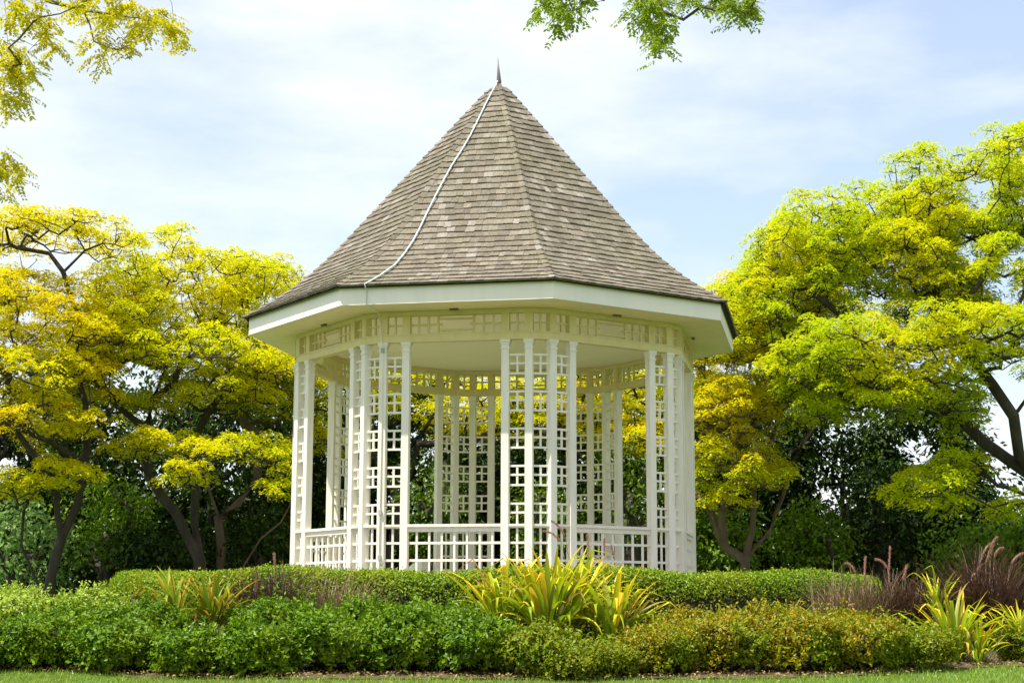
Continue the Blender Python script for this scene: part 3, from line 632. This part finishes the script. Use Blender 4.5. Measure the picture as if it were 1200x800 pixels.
n = 46000; x = RNG.uniform(-15, 19, n); d = 50+RNG.normal(0, .8, n); hh = 3.6+1.2*np.sin(x*.9+1)+.7*np.sin(x*2.3); hh = hh*np.interp(x, [-15, 14, 16.5, 19], [1, 1, .55, .4]); P = np.stack([x, d-DC, 1.36+RNG.uniform(0, 1, n)**.9*hh], 1); P += RNG.normal(0, .15, (n, 3)); P[:, 2] = np.maximum(P[:, 2], 1.37)
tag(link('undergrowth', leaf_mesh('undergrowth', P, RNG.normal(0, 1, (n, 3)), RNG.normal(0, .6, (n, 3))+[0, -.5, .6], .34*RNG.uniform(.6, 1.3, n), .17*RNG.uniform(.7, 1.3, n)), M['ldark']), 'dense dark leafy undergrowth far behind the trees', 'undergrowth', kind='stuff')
# ---- overhanging branches of a near tree standing left of the view
bb0 = np.array([-7.2, -17.6, 0.35])
M['lnear'] = leafmat('near_leaflets', [(.44, .48, .010), (.60, .58, .010), (.70, .60, .010), (.52, .54, .010), (.30, .38, .010)], .5, (.58, .56, .010), .8, attr=True)
def near_tree():
    root = thing('overhanging_tree', bb0, 'near tree whose leafy branch tips hang into the top of the picture', 'tree'); sk = Skel(); D1 = 11.0
    sk.limb([bb0, bb0+[.1, 0, 1.6], bb0+[.3, .2, 3.2], bb0+[.9, .6, 4.6], W(-260, -60, D1)], jit=.04)
    sk.limb([W(-260, -60, D1), W(-120, -50, D1), W(0, -25, D1), W(60, 0, D1), W(100, 13, D1), W(150, 22, D1), W(185, 22, D1)], step=.25, jit=.01)
    sk.limb([bb0+[.9, .6, 4.6], W(-330, -260, D1), W(-100, -330, D1), W(300, -220, D1), W(560, -110, D1), W(690, -50, D1), W(800, -40, D1), W(850, -30, D1)], step=.4, jit=.02)
    sk.limb([W(100, 13, D1), W(106, 30, D1), W(110, 48, D1), W(128, 56, D1)], step=.1, jit=.004)
    sk.limb([W(-120, -50, D1), W(-60, 40, D1), W(-20, 70, D1), W(15, 80, D1)], step=.2, jit=.01)
    sk.limb([W(-60, 40, D1), W(-40, 150, D1), W(-15, 190, D1), W(5, 195, D1)], step=.2, jit=.01)
    sp = [(20, 8), (10, 22), (45, 12), (25, 2), (60, 30), (62, 50), (50, 38), (68, 60), (40, 28), (105, 20), (118, 26), (130, 12), (145, 4), (160, 8), (155, 36), (168, 42), (175, 15), (190, 14), (195, 28), (210, 42), (213, 50), (108, 45), (122, 50), (138, 55), (150, 58), (112, 70), (85, 4), (100, 2), (120, 0), (140, 10), (205, 35), (182, 26), (160, 30), (90, 15), (130, 25),
          (5, 55), (15, 62), (28, 66), (40, 78), (15, 80), (3, 72), (8, 95), (20, 100), (28, 110), (12, 120), (5, 110), (10, 130), (35, 88), (25, 85), (-15, 60), (-20, 90), (5, 185), (12, 190), (20, 200), (3, 205), (18, 210), (2, 222), (-10, 195),
          (640, 6), (650, 14), (634, 20), (660, 20), (668, 8), (680, 4), (652, 34), (672, 26), (645, -4), (665, -6), (690, -4), (775, 4), (765, 12), (760, 22), (748, 8), (755, 30), (768, 36), (772, 20), (780, 10), (758, 2), (770, 50), (775, 60), (765, 45), (785, 30), (745, 28), (780, 54), (805, 4), (812, 10), (840, 2), (850, 8), (860, 14), (870, 4), (880, 8), (865, 22), (845, 18), (885, 0), (875, 16), (855, -4)]
    for u in range(640, 900, 22): sp.append((u, -18-(u*7 % 13)))
    for u in range(-30, 190, 24): sp.append((u, -14-(u*5 % 11)))
    tg = [W(u+RNG.uniform(-3, 3), v+RNG.uniform(-2, 2)-(7 if u > 400 else 3), D1+RNG.uniform(-.5, .5)) for u, v in sp]
    sk.attach(tg); sk.mesh('trunk', .085, rmin=.0018, power=1.12, sides=7).build('trunk', M['bark'], root, off=bb0)
    P = []; A = []; Nn = []
    for c in tg:
        for _ in range(9):   # each spray: compound leaves with paired leaflets along a drooping stalk
            jc = RNG.normal(0, .028, 3); a = RNG.uniform(0, 2*PI); d = np.array([math.cos(a), math.sin(a)*.8, -.25-RNG.uniform(0, .9)]); d /= np.linalg.norm(d); s = np.cross(d, [0, 0, 1]); s /= np.linalg.norm(s); n = np.cross(s, d); m = 7; ln = RNG.uniform(.10, .17)
            for j in range(m):
                for q in (-1, 1):
                    ax = d*.5+s*q; P.append(c+jc+d*ln*(j+.6)/m+s*q*.016+RNG.normal(0, .003, 3)); A.append(ax+RNG.normal(0, .2, 3)-[0, 0, .2]); Nn.append(n+RNG.normal(0, .35, 3))
    P, A, Nn = map(np.array, (P, A, Nn)); m = len(P)
    link('crown', leaf_mesh('crown', P-bb0, A, Nn, 0.037*RNG.uniform(.7, 1.3, m), .0185*RNG.uniform(.8, 1.2, m), col=np.where(P[:, :1] > -1, np.array([[.44, .62, 1.2, 1]]), np.array([[1, .93, 1, 1]]))), M['lnear'], root)
near_tree()

# ================================================================== HEDGES AND SHRUBS
def blob_core(P0, name='core'): pass
M['hedge'] = leafmat('hedge_leaves', [(.08, .17, .008), (.19, .31, .012), (.30, .41, .014), (.12, .22, .010)], .3, (.28, .34, .012), 1.1)
M['hedgev'] = leafmat('variegated_leaves', [(.20, .34, .015), (.36, .48, .03), (.48, .56, .07), (.16, .28, .012), (.60, .62, .20)], .3, None)
M['shrubg'] = leafmat('basil_green_leaves', [(.040, .105, .003), (.095, .20, .004), (.19, .31, .008), (.055, .13, .003)], .32, (.19, .28, .005), 1.3)
M['shrubm'] = leafmat('mixed_tip_leaves', [(.07, .13, .003), (.16, .24, .004), (.26, .31, .006), (.10, .17, .003), (.27, .22, .006)], .3, (.20, .22, .005), 1.6)
M['shrubo'] = leafmat('golden_tip_leaves', [(.12, .15, .004), (.25, .26, .004), (.35, .30, .005), (.17, .21, .004), (.44, .19, .010)], .3, (.18, .27, .005), 1.6)
# ring hedge: arc of rounded section round the bandstand
HR = 5.75; HWID = .50; HTOP = 2.03
ROOT = thing('clipped_hedge', (0, -HR, 1.2), 'long low clipped green hedge curving round the front of the bandstand', 'hedge')
def hedge_pt(a, q, k=1.):   # a angle round the bandstand, q angle over the section
    top = HTOP+.035*np.sin(a*9.0)+.02*np.sin(a*23+1); r = HR-.55*np.abs(np.sin(a))**8*0; g = gz(-r*np.cos(a))-.02; h = (top-g)
    return np.stack([(r+HWID*k*np.sign(np.cos(q))*np.abs(np.cos(q))**.40)*np.sin(a), -(r+HWID*k*np.sign(np.cos(q))*np.abs(np.cos(q))**.40)*np.cos(a), g+h*.42+h*.58*np.where(np.sin(q) > 0, k, 1)*np.sign(np.sin(q))*np.abs(np.sin(q))**.5*np.where(np.sin(q) > 0, 1, .7)], -1)
AM = rad(118)
aa = np.linspace(-AM, AM, 150); qq = np.linspace(0, 2*PI, 17)[:-1]; Aa, Qq = np.meshgrid(aa, qq, indexing='ij'); HV = hedge_pt(Aa, Qq, .86).reshape(-1, 3); m_ = len(qq)
I = np.arange(len(aa)-1)[:, None]*m_; J = np.arange(m_)[None]; HQ = np.stack([I+J, I+(J+1) % m_, I+m_+(J+1) % m_, I+m_+J], -1).reshape(-1, 4)
off = np.array(ROOT.location)
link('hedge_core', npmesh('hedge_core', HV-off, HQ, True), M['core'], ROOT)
n = 98000; a = np.where(RNG.uniform(size=n) < .86, RNG.uniform(-rad(88), rad(88), n), RNG.uniform(-AM, AM, n)); q = RNG.uniform(-.9, 2.6, n)
P = hedge_pt(a, q, 1.0); C0 = hedge_pt(a, np.full(n, PI/2), .2); nr = unit(P-C0); P = P+nr*RNG.normal(-.01, .028, (n, 1)); dens = np.sin(P[:, 0]*5.1)*np.sin(P[:, 1]*4.3)*np.sin(P[:, 2]*9)
keep = (P[:, 2] > 1.66+RNG.uniform(-.10, .10, n)) | (RNG.uniform(size=n) < .12); P = P[keep]; nr = nr[keep]; m = len(P)  # low leaves thinned: the black core showing there imitates a shaded underside
link('foliage', leaf_mesh('foliage', P-off, RNG.normal(0, 1, (m, 3))+nr*.4+[0, 0, .3], nr*1.1+RNG.normal(0, .55, (m, 3)), .043*RNG.uniform(.6, 1.4, m), .023*RNG.uniform(.7, 1.3, m)), M['hedge'], ROOT)
tot += m
def shrub(u, v_top, d, rx, ry, lm, label, name='leafy_shrub', n=7600, leaf=(.06, .03), group=None, cat='shrub', h=None, lumps=9, stems=True, up=.35, shoot=1.):
    d -= .72 if d < 19.2 else .25
    c = W(u, v_top, d); g = float(gz(c[1])); H = max(c[2]-g, .2) if h is None else h; base = np.array([c[0], c[1], g]); root = thing(name, base, label, cat, group)
    L_ = RNG.normal(0, 1, (lumps, 3)); L_[:, 2] = np.abs(L_[:, 2]); L_ = unit(L_)
    mod = lambda D: 1+.30*np.max(np.exp(-((D[:, None]-L_[None])**2).sum(2)*7), 1)-.15+.05*np.sin(D[:, 0]*17)*np.sin(D[:, 1]*13+D[:, 2]*11)
    def surf(D, k=1.0):
        f = mod(D)*k; q = np.stack([D[:, 0]*rx*f, D[:, 1]*ry*f, H*.45+D[:, 2]*H*.55*f], 1); zz = np.clip(-D[:, 2:], 0, .95); q[:, :2] *= np.minimum(1/np.sqrt(1-zz**2), 2.2)**.85; return q
    # solid dark core, so gaps between the leaves read as shade
    th = np.linspace(.02, PI-.02, 13); ph = np.linspace(0, 2*PI, 21)[:-1]; T_, F_ = np.meshgrid(th, ph, indexing='ij'); D_ = np.stack([np.sin(T_)*np.cos(F_), np.sin(T_)*np.sin(F_), np.cos(T_)], -1).reshape(-1, 3)
    I = np.arange(12)[:, None]*20; J = np.arange(20)[None]; Q_ = np.stack([I+J, I+(J+1) % 20, I+20+(J+1) % 20, I+20+J], -1).reshape(-1, 4); cv = surf(D_, .74); cv[:, 2] = np.maximum(cv[:, 2], -.05)
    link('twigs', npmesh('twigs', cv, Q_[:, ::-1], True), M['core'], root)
    ns = n//11; sd = unit(RNG.normal(0, 1, (ns, 3))+[0, -.25, .35]); P0 = surf(sd)-sd*RNG.uniform(.02, .10, (ns, 1)); dr = unit(sd*.7+[0, 0, .75]+RNG.normal(0, .3, (ns, 3))); ln = RNG.uniform(.05, .16, (ns, 1))*shoot*np.where(RNG.uniform(size=(ns, 1)) < .09, 2.0, 1)*(.7+.6*np.abs(np.sin(sd[:, :1]*4+label.__len__())))
    K = 11; f = RNG.uniform(.1, 1, (ns, K, 1)); P = (P0[:, None]+dr[:, None]*ln[:, None]*f+RNG.normal(0, .014, (ns, K, 3))).reshape(-1, 3); D_ = np.repeat(sd, K, 0); dd = np.repeat(dr, K, 0)
    o = RNG.normal(0, 1, P.shape); P = P+unit(o-dd*(o*dd).sum(1, keepdims=True))*leaf[0]*.4; ok = P[:, 2] > .02; P = P[ok]; D_ = D_[ok]; dd = dd[ok]; o = o[ok]; m = len(P)
    A = unit(o)*1.0+dd*.5+[0, 0, up-.3]; Nn = dd*.9+RNG.normal(0, .35, (m, 3))+[0, 0, .4]+D_*.3
    link('foliage', leaf_mesh('foliage', P, A, Nn, leaf[0]*RNG.uniform(.6, 1.4, m), leaf[1]*RNG.uniform(.7, 1.3, m)), lm, root)
    return m
GS = 'leafy green shrubs along the lawn edge'; GO = 'golden-tipped shrubs along the lawn edge'; GV = 'pale hedge at the left edge'
# pale hedge, left
for (u, v, d, rx, ry, lb) in [(-60, 694, 20.6, .62, .7, 'pale cream-flecked shrub cut off by the left edge'), (25, 690, 20.6, .62, .7, 'pale cream-flecked clipped shrub, second from the left edge'), (105, 692, 20.4, .60, .62, 'pale cream-flecked clipped shrub where the pale hedge ends')]:
    tot += shrub(u, v, d, rx, ry, M['hedgev'], lb, 'pale_shrub', group=GV, n=11000, leaf=(.045, .026), lumps=5, up=.2, shoot=.6)
for (u, v, d, rx, ry, lb) in [(-35, 738, 18.7, .52, .55, 'leafy green shrub cut off by the left edge of the lawn'), (45, 728, 18.9, .55, .6, 'leafy green shrub below the pale hedge at far left'), (140, 734, 18.6, .48, .55, 'leafy green shrub below the left yellow strap-leaved plant'), (225, 742, 18.3, .42, .5, 'rounded green shrub in front of the left strap-leaved plant'), (300, 738, 18.3, .45, .55, 'rounded green shrub right of the left strap-leaved plant'),
     (385, 722, 18.7, .52, .65, 'taller green shrub in front of the brown-purple grass'), (470, 718, 18.7, .52, .65, 'bright green shrub right of the brown-purple grass'), (555, 725, 18.6, .52, .62, 'green shrub left below the big yellow strap-leaved clump'), (635, 740, 18.3, .45, .52, 'low green shrub directly below the big yellow strap-leaved clump'),
     (170, 712, 19.6, .5, .5, 'green shrub under the left strap-leaved plant'), (90, 716, 19.4, .5, .5, 'green shrub just in front of the pale hedge'), (320, 704, 20.0, .55, .5, 'dark green shrub beneath the blackish grass'), (420, 708, 19.8, .5, .5, 'green shrub at the foot of the brown-purple grass'), (520, 712, 19.7, .55, .5, 'green shrub between hedge and front row at centre left')]:
    tot += shrub(u, v, d, rx, ry, M['shrubm'] if u > 600 else M['shrubg'], lb, n=8600, leaf=(.056, .030), group=GS)
for (u, v, d, rx, ry, lb) in [(705, 758, 18.2, .40, .42, 'low golden-green shrub right below the big strap-leaved clump'), (668, 765, 17.9, .30, .34, 'smallest golden-green shrub, wedged beside the last leafy green one'), (775, 738, 18.5, .48, .5, 'golden-tipped shrub right of the big strap-leaved clump'), (850, 724, 18.8, .52, .58, 'orange-tipped shrub in front of the hedge, left of the small yellow shoots'), (935, 726, 18.7, .52, .58, 'orange-tipped shrub below the small yellow shoots'), (1010, 728, 18.8, .50, .56, 'golden-green shrub in front of the brown grass'), (1075, 742, 19.0, .42, .5, 'last golden-green shrub beside the right strap-leaved plant'), (800, 718, 19.7, .5, .45, 'golden shrub behind the front row by the hedge'), (895, 716, 19.8, .55, .45, 'russet shrub behind the front row by the hedge'), (985, 722, 19.8, .5, .45, 'dull gold shrub at the foot of the brown grass'), (1205, 738, 19.4, .42, .45, 'rounded dull green shrub at the right edge')]:
    tot += shrub(u, v, d, rx, ry, M['shrubm'] if u < 720 or u > 1060 else M['shrubo'], lb, 'golden_shrub', group=GO, n=9500, leaf=(.042, .022), up=.5)
# ================================================================== STRAP-LEAVED PLANTS
M['strap'] = leafmat('strap_leaf', [(.42, .48, .014), (.72, .66, .02), (.80, .62, .02), (.54, .58, .014), (.26, .40, .012), (.76, .44, .02), (.38, .46, .012), (.34, .20, .06)], .35, None, attr=True)
def strap_leaf(L_, w, el, bend, kink, seg=9):
    """one arching folded leaf growing along +x"""
    V = []; C = []; p = np.array([0., 0., 0.]); a = el
    for i in range(seg+1):
        f = i/seg; ww = w*(.55+.75*math.sin(PI*min(f*.8+.12, 1))**.8)*(1-f**4)*.5+.001; t = np.array([math.cos(a), 0, math.sin(a)]); nn = np.array([-math.sin(a), 0, math.cos(a)])
        for y, h in ((-ww, ww*.45), (0, 0), (ww, ww*.45)): V.append(p+np.array([0, y, 0])+nn*h); g = .55+.55*min(1, f*1.8); C.append((.42+.66*f, .72+.3*min(1, f*1.6)-.16*f*f, 1, 1))
        p = p+t*L_/seg; a -= bend/seg*(.4+1.3*f)+(kink if abs(f-.62) < .06 else 0)
    Q_ = [(3*i+k, 3*i+k+1, 3*i+k+4, 3*i+k+3) for i in range(seg) for k in (0, 1)]
    return npmesh('leaf', np.array(V), np.array(Q_), True, np.array(C))
M['strapd'] = leafmat('dull_strap_leaf', [(.14, .24, .010), (.26, .34, .012), (.55, .34, .015), (.20, .30, .012), (.60, .30, .02), (.16, .26, .010)], .35, None, attr=True)
SLM = []
for i in range(28):
    me = strap_leaf(RNG.uniform(.85, 1.25), RNG.uniform(.038, .064), rad(RNG.uniform(48, 86)), rad(RNG.uniform(15, 120)), RNG.uniform(.6, 1.5) if i % 2 == 0 else 0); me.materials.append(M['strap']); SLM.append(me)
SLD = []
for me in SLM: m2 = me.copy(); m2.materials.clear(); m2.materials.append(M['strapd']); SLD.append(m2)
def strap_plant(u, v, d, n, size, label, ug=0):
    c = W(u, v, d); base = np.array([c[0], c[1], float(gz(c[1]))]); root = thing('strap_leaved_plant', base, label, 'plant', 'strap-leaved plants in the bed'); s0 = c[2]-base[2]
    MB().tube([(0, 0, -.05), (0, 0, max(.1, s0))], [.07*size, .05*size], 8).build('stem', M['strap'] if False else M['bark'], root)
    n = int(n*3.7)
    for i in range(n):
        a = i*2.399+RNG.uniform(-.3, .3); o = link('leaf', (SLD if u < 300 else SLM)[int(RNG.integers(28))], None, root, (math.cos(a)*.10*size*RNG.uniform(.2, 1.5), math.sin(a)*.10*size*RNG.uniform(.2, 1.5), max(.05, s0-.05)+RNG.uniform(-.08, .08)))
        k = 1.04*size*RNG.uniform(.7, 1.15); o.scale = (k, k*RNG.uniform(.9, 1.2), k); o.rotation_euler = (RNG.uniform(-.25, .25), RNG.uniform(-.25, .2), a)
for a in [(590, 738, 20.0, 22, .93, 'yellow strap-leaved plant, left part of the big clump in front of the bandstand'), (640, 742, 19.7, 30, 1.0, 'yellow-green strap-leaved plant, tall middle of the big clump in front of the bandstand'), (668, 735, 20.2, 20, 1.0, 'orange-yellow strap-leaved plant behind the middle of the big clump'), (718, 745, 19.7, 24, .86, 'yellow strap-leaved plant, right part of the big clump in front of the bandstand'),
          (205, 728, 19.9, 17, .66, 'strap-leaved plant with curled orange tips, left one of the left pair'), (248, 730, 19.8, 18, .68, 'strap-leaved plant with curled orange tips, right one of the left pair'),
          (1120, 768, 18.9, 20, .74, 'bright yellow strap-leaved plant at the right by the lawn'), (1148, 772, 18.7, 12, .45, 'small yellow-green strap-leaved plant on the bare mulch at right'), (1098, 712, 20.2, 9, .5, 'small golden strap-leaved plant behind the bright yellow one'), (1198, 748, 19.0, 12, .5, 'strap-leaved plant at the right edge of the picture'), (925, 735, 19.9, 7, .42, 'small yellow shoots rising from the golden shrubs')]: strap_plant(*a)
# ================================================================== FOUNTAIN GRASS
M['purp'] = leafmat('purple_blades', [(.035, .018, .014), (.075, .035, .025), (.12, .06, .038), (.05, .025, .02), (.18, .12, .06)], .25, None)
M['blackish'] = leafmat('dark_blades', [(.03, .022, .018), (.06, .035, .025), (.11, .06, .04), (.05, .05, .02)], .2, None)
M['tan'] = leafmat('tan_blades', [(.15, .10, .05), (.26, .17, .09), (.33, .23, .13), (.12, .10, .04), (.2, .2, .06)], .25, None)
M['plume'] = leafmat('plumes', [(.36, .18, .13), (.46, .28, .20), (.40, .20, .17)], .35, None)
def grass_clump(u, v, d, n, size, spread, lm, label, plumes=()):
    c = W(u, v, d); base = np.array([c[0], c[1], float(gz(c[1]))]); root = thing('fountain_grass', base, label, 'grass clump', 'fountain grass clumps in the bed'); seg = 5
    a = RNG.uniform(0, 2*PI, n); el = RNG.uniform(rad(50), rad(86), n); L_ = size*RNG.uniform(.6, 1.1, n); bend = rad(1)*RNG.uniform(20, 95, n); b0 = np.stack([RNG.normal(0, spread, n), RNG.normal(0, spread*.6, n), np.zeros(n)], 1)
    p = b0.copy(); an = el.copy(); V = []; sd = np.stack([-np.sin(a), np.cos(a), 0*a], 1)
    for i in range(seg+1):
        w = .0085*(1-i/seg)+.0012; V += [p-sd*w, p+sd*w]; t = np.stack([np.cos(an)*np.cos(a), np.cos(an)*np.sin(a), np.sin(an)], 1); p = p+t*(L_/seg)[:, None]; an = an-bend/seg*(.5+i/seg)
    V = np.stack(V, 1).reshape(-1, 3); K = 2*(seg+1); q = np.array([(2*i, 2*i+1, 2*i+3, 2*i+2) for i in range(seg)]); Q_ = (q[None]+K*np.arange(n)[:, None, None]).reshape(-1, 4)
    tag(link('blades', npmesh('blades', V, Q_), lm, root), kind='stuff')
    for (u0, v0, u1, v1, curve) in plumes:    # plume from its foot to its tip
        p0 = W(u0, v0, d)-base; p1 = W(u1, v1, d+.05)-base; st = np.array([0, 0, .2]); pts = []
        for i in range(11):
            f = i/10; pts.append(p0+(p1-p0)*f+np.array([0, -.02, 1])*curve*math.sin(PI*f)**1.0)
        mb = MB().tube(pts, [.004]+[.005+.005*math.sin(PI*min(1, i/9)) for i in range(1, 10)]+[.004], 6)
        pl = mb.build('flower_plume', M['plume'], root)
        m = 260; f = RNG.uniform(.03, 1, m); idx = (f*9.99).astype(int); PP = np.array(pts); q = PP[idx]+(PP[np.minimum(idx+1, 10)]-PP[idx])*(f*9.99-idx)[:, None]; t = unit(PP[np.minimum(idx+1, 10)]-PP[idx]); o = unit(RNG.normal(0, 1, (m, 3)))
        link('bristles', leaf_mesh('bristles', q+o*.012, o+t*1.5, RNG.normal(0, 1, (m, 3)), .042, .0042), M['plume'], pl)
        s0 = np.array([p0[0]*.35, p0[1]*.35, .15]); MB().tube([s0, (s0+p0)/2+[0, 0, .05], p0], [.004, .004, .003], 4).build('stalk', M['tan'], root)
grass_clump(318, 745, 20.6, 640, 1.15, .15, M['blackish'], 'blackish upright fountain grass in front of the hedge at left', [(322, 664, 321, 648, .02)])
grass_clump(295, 745, 20.5, 220, .95, .10, M['purp'], 'thin purple fountain grass beside the blackish clump', [(300, 690, 300, 670, .0)])
grass_clump(395, 740, 20.5, 640, 1.0, .16, M['tan'], 'brown fountain grass in front of the hedge, left of centre')
grass_clump(1000, 740, 20.6, 620, 1.05, .20, M['tan'], 'tan fountain grass at the right end of the hedge', [(1003, 672, 990, 660, .05), (1013, 680, 1014, 652, 0)])
grass_clump(1055, 745, 20.7, 760, 1.05, .19, M['purp'], 'brown-purple fountain grass in the middle of the right group', [(1041, 690, 1043, 640, 0), (1040, 665, 1026, 655, .03), (1058, 680, 1063, 662, .01)])
grass_clump(1160, 752, 20.4, 1100, 1.35, .17, M['purp'], 'tall dark purple fountain grass with arching pink plumes at the right', [(1155, 662, 1168, 629, .06), (1148, 660, 1162, 636, .05), (1160, 655, 1166, 632, .03), (1165, 652, 1176, 642, .04), (1145, 668, 1160, 664, .06), (1138, 677, 1157, 672, .06), (1185, 660, 1200, 648, .03)])
grass_clump(690, 720, 21.6, 60, .5, .10, M['purp'], 'sparse purple fountain grass behind the big strap-leaved clump', [(657, 634, 636, 622, .04), (662, 628, 646, 610, .04), (690, 655, 688, 626, .01), (708, 652, 708, 630, .0), (719, 654, 716, 638, .01), (682, 640, 678, 648, .02)])
n = 2600; x = RNG.uniform(-7, 7, n); d = bed_edge(x)+RNG.normal(.12, .22, n); P = np.stack([x, d-DC, gz(d-DC)+.04+RNG.uniform(0, .02, n)], 1)
M['litter'] = leafmat('dry_leaves', [(.20, .12, .05), (.34, .22, .08), (.45, .33, .10), (.12, .07, .03), (.50, .42, .06)], .15)
tag(link('leaf_litter', leaf_mesh('leaf_litter', P, RNG.normal(0, 1, (n, 3))*[1, 1, .25], RNG.normal(0, .35, (n, 3))+[0, 0, 1], RNG.uniform(.015, .06, n), RNG.uniform(.01, .028, n)), M['litter']), 'dry fallen leaves scattered along the lawn edge', 'leaf litter', kind='stuff')
# ================================================================== LAWN BLADES
n = 90000; x = RNG.uniform(-6.4, 6.4, n); d = RNG.uniform(14.8, 19.2, n); ok = d < bed_edge(x)+.02+RNG.normal(0, .03, n); x, d = x[ok], d[ok]; n = len(x); y = d-DC; P0 = np.stack([x, y, gz(y)], 1)
a = RNG.uniform(0, 2*PI, n); s = np.stack([np.cos(a), np.sin(a), 0*a], 1)*(.0035+.003*RNG.uniform(size=n))[:, None]; ht = RNG.uniform(.018, .05, n)*np.where(d > bed_edge(x)-.12, RNG.uniform(1, 1.9, n), 1); ln = RNG.normal(0, .4, (n, 2))*ht[:, None]
V = np.stack([P0-s, P0+s, P0+np.concatenate([ln, ht[:, None]], 1)], 1).reshape(-1, 3)
M['blade'] = leafmat('grass_blades', [(.14, .26, .02), (.22, .34, .03), (.30, .40, .05), (.17, .29, .025)], .35, (.24, .33, .03), 1.2)
tag(link('grass_blades', npmesh('grass_blades', V, np.arange(3*n).reshape(-1, 3)), M['blade']), 'short mown green grass at the front of the planting bed', 'grass', kind='stuff')
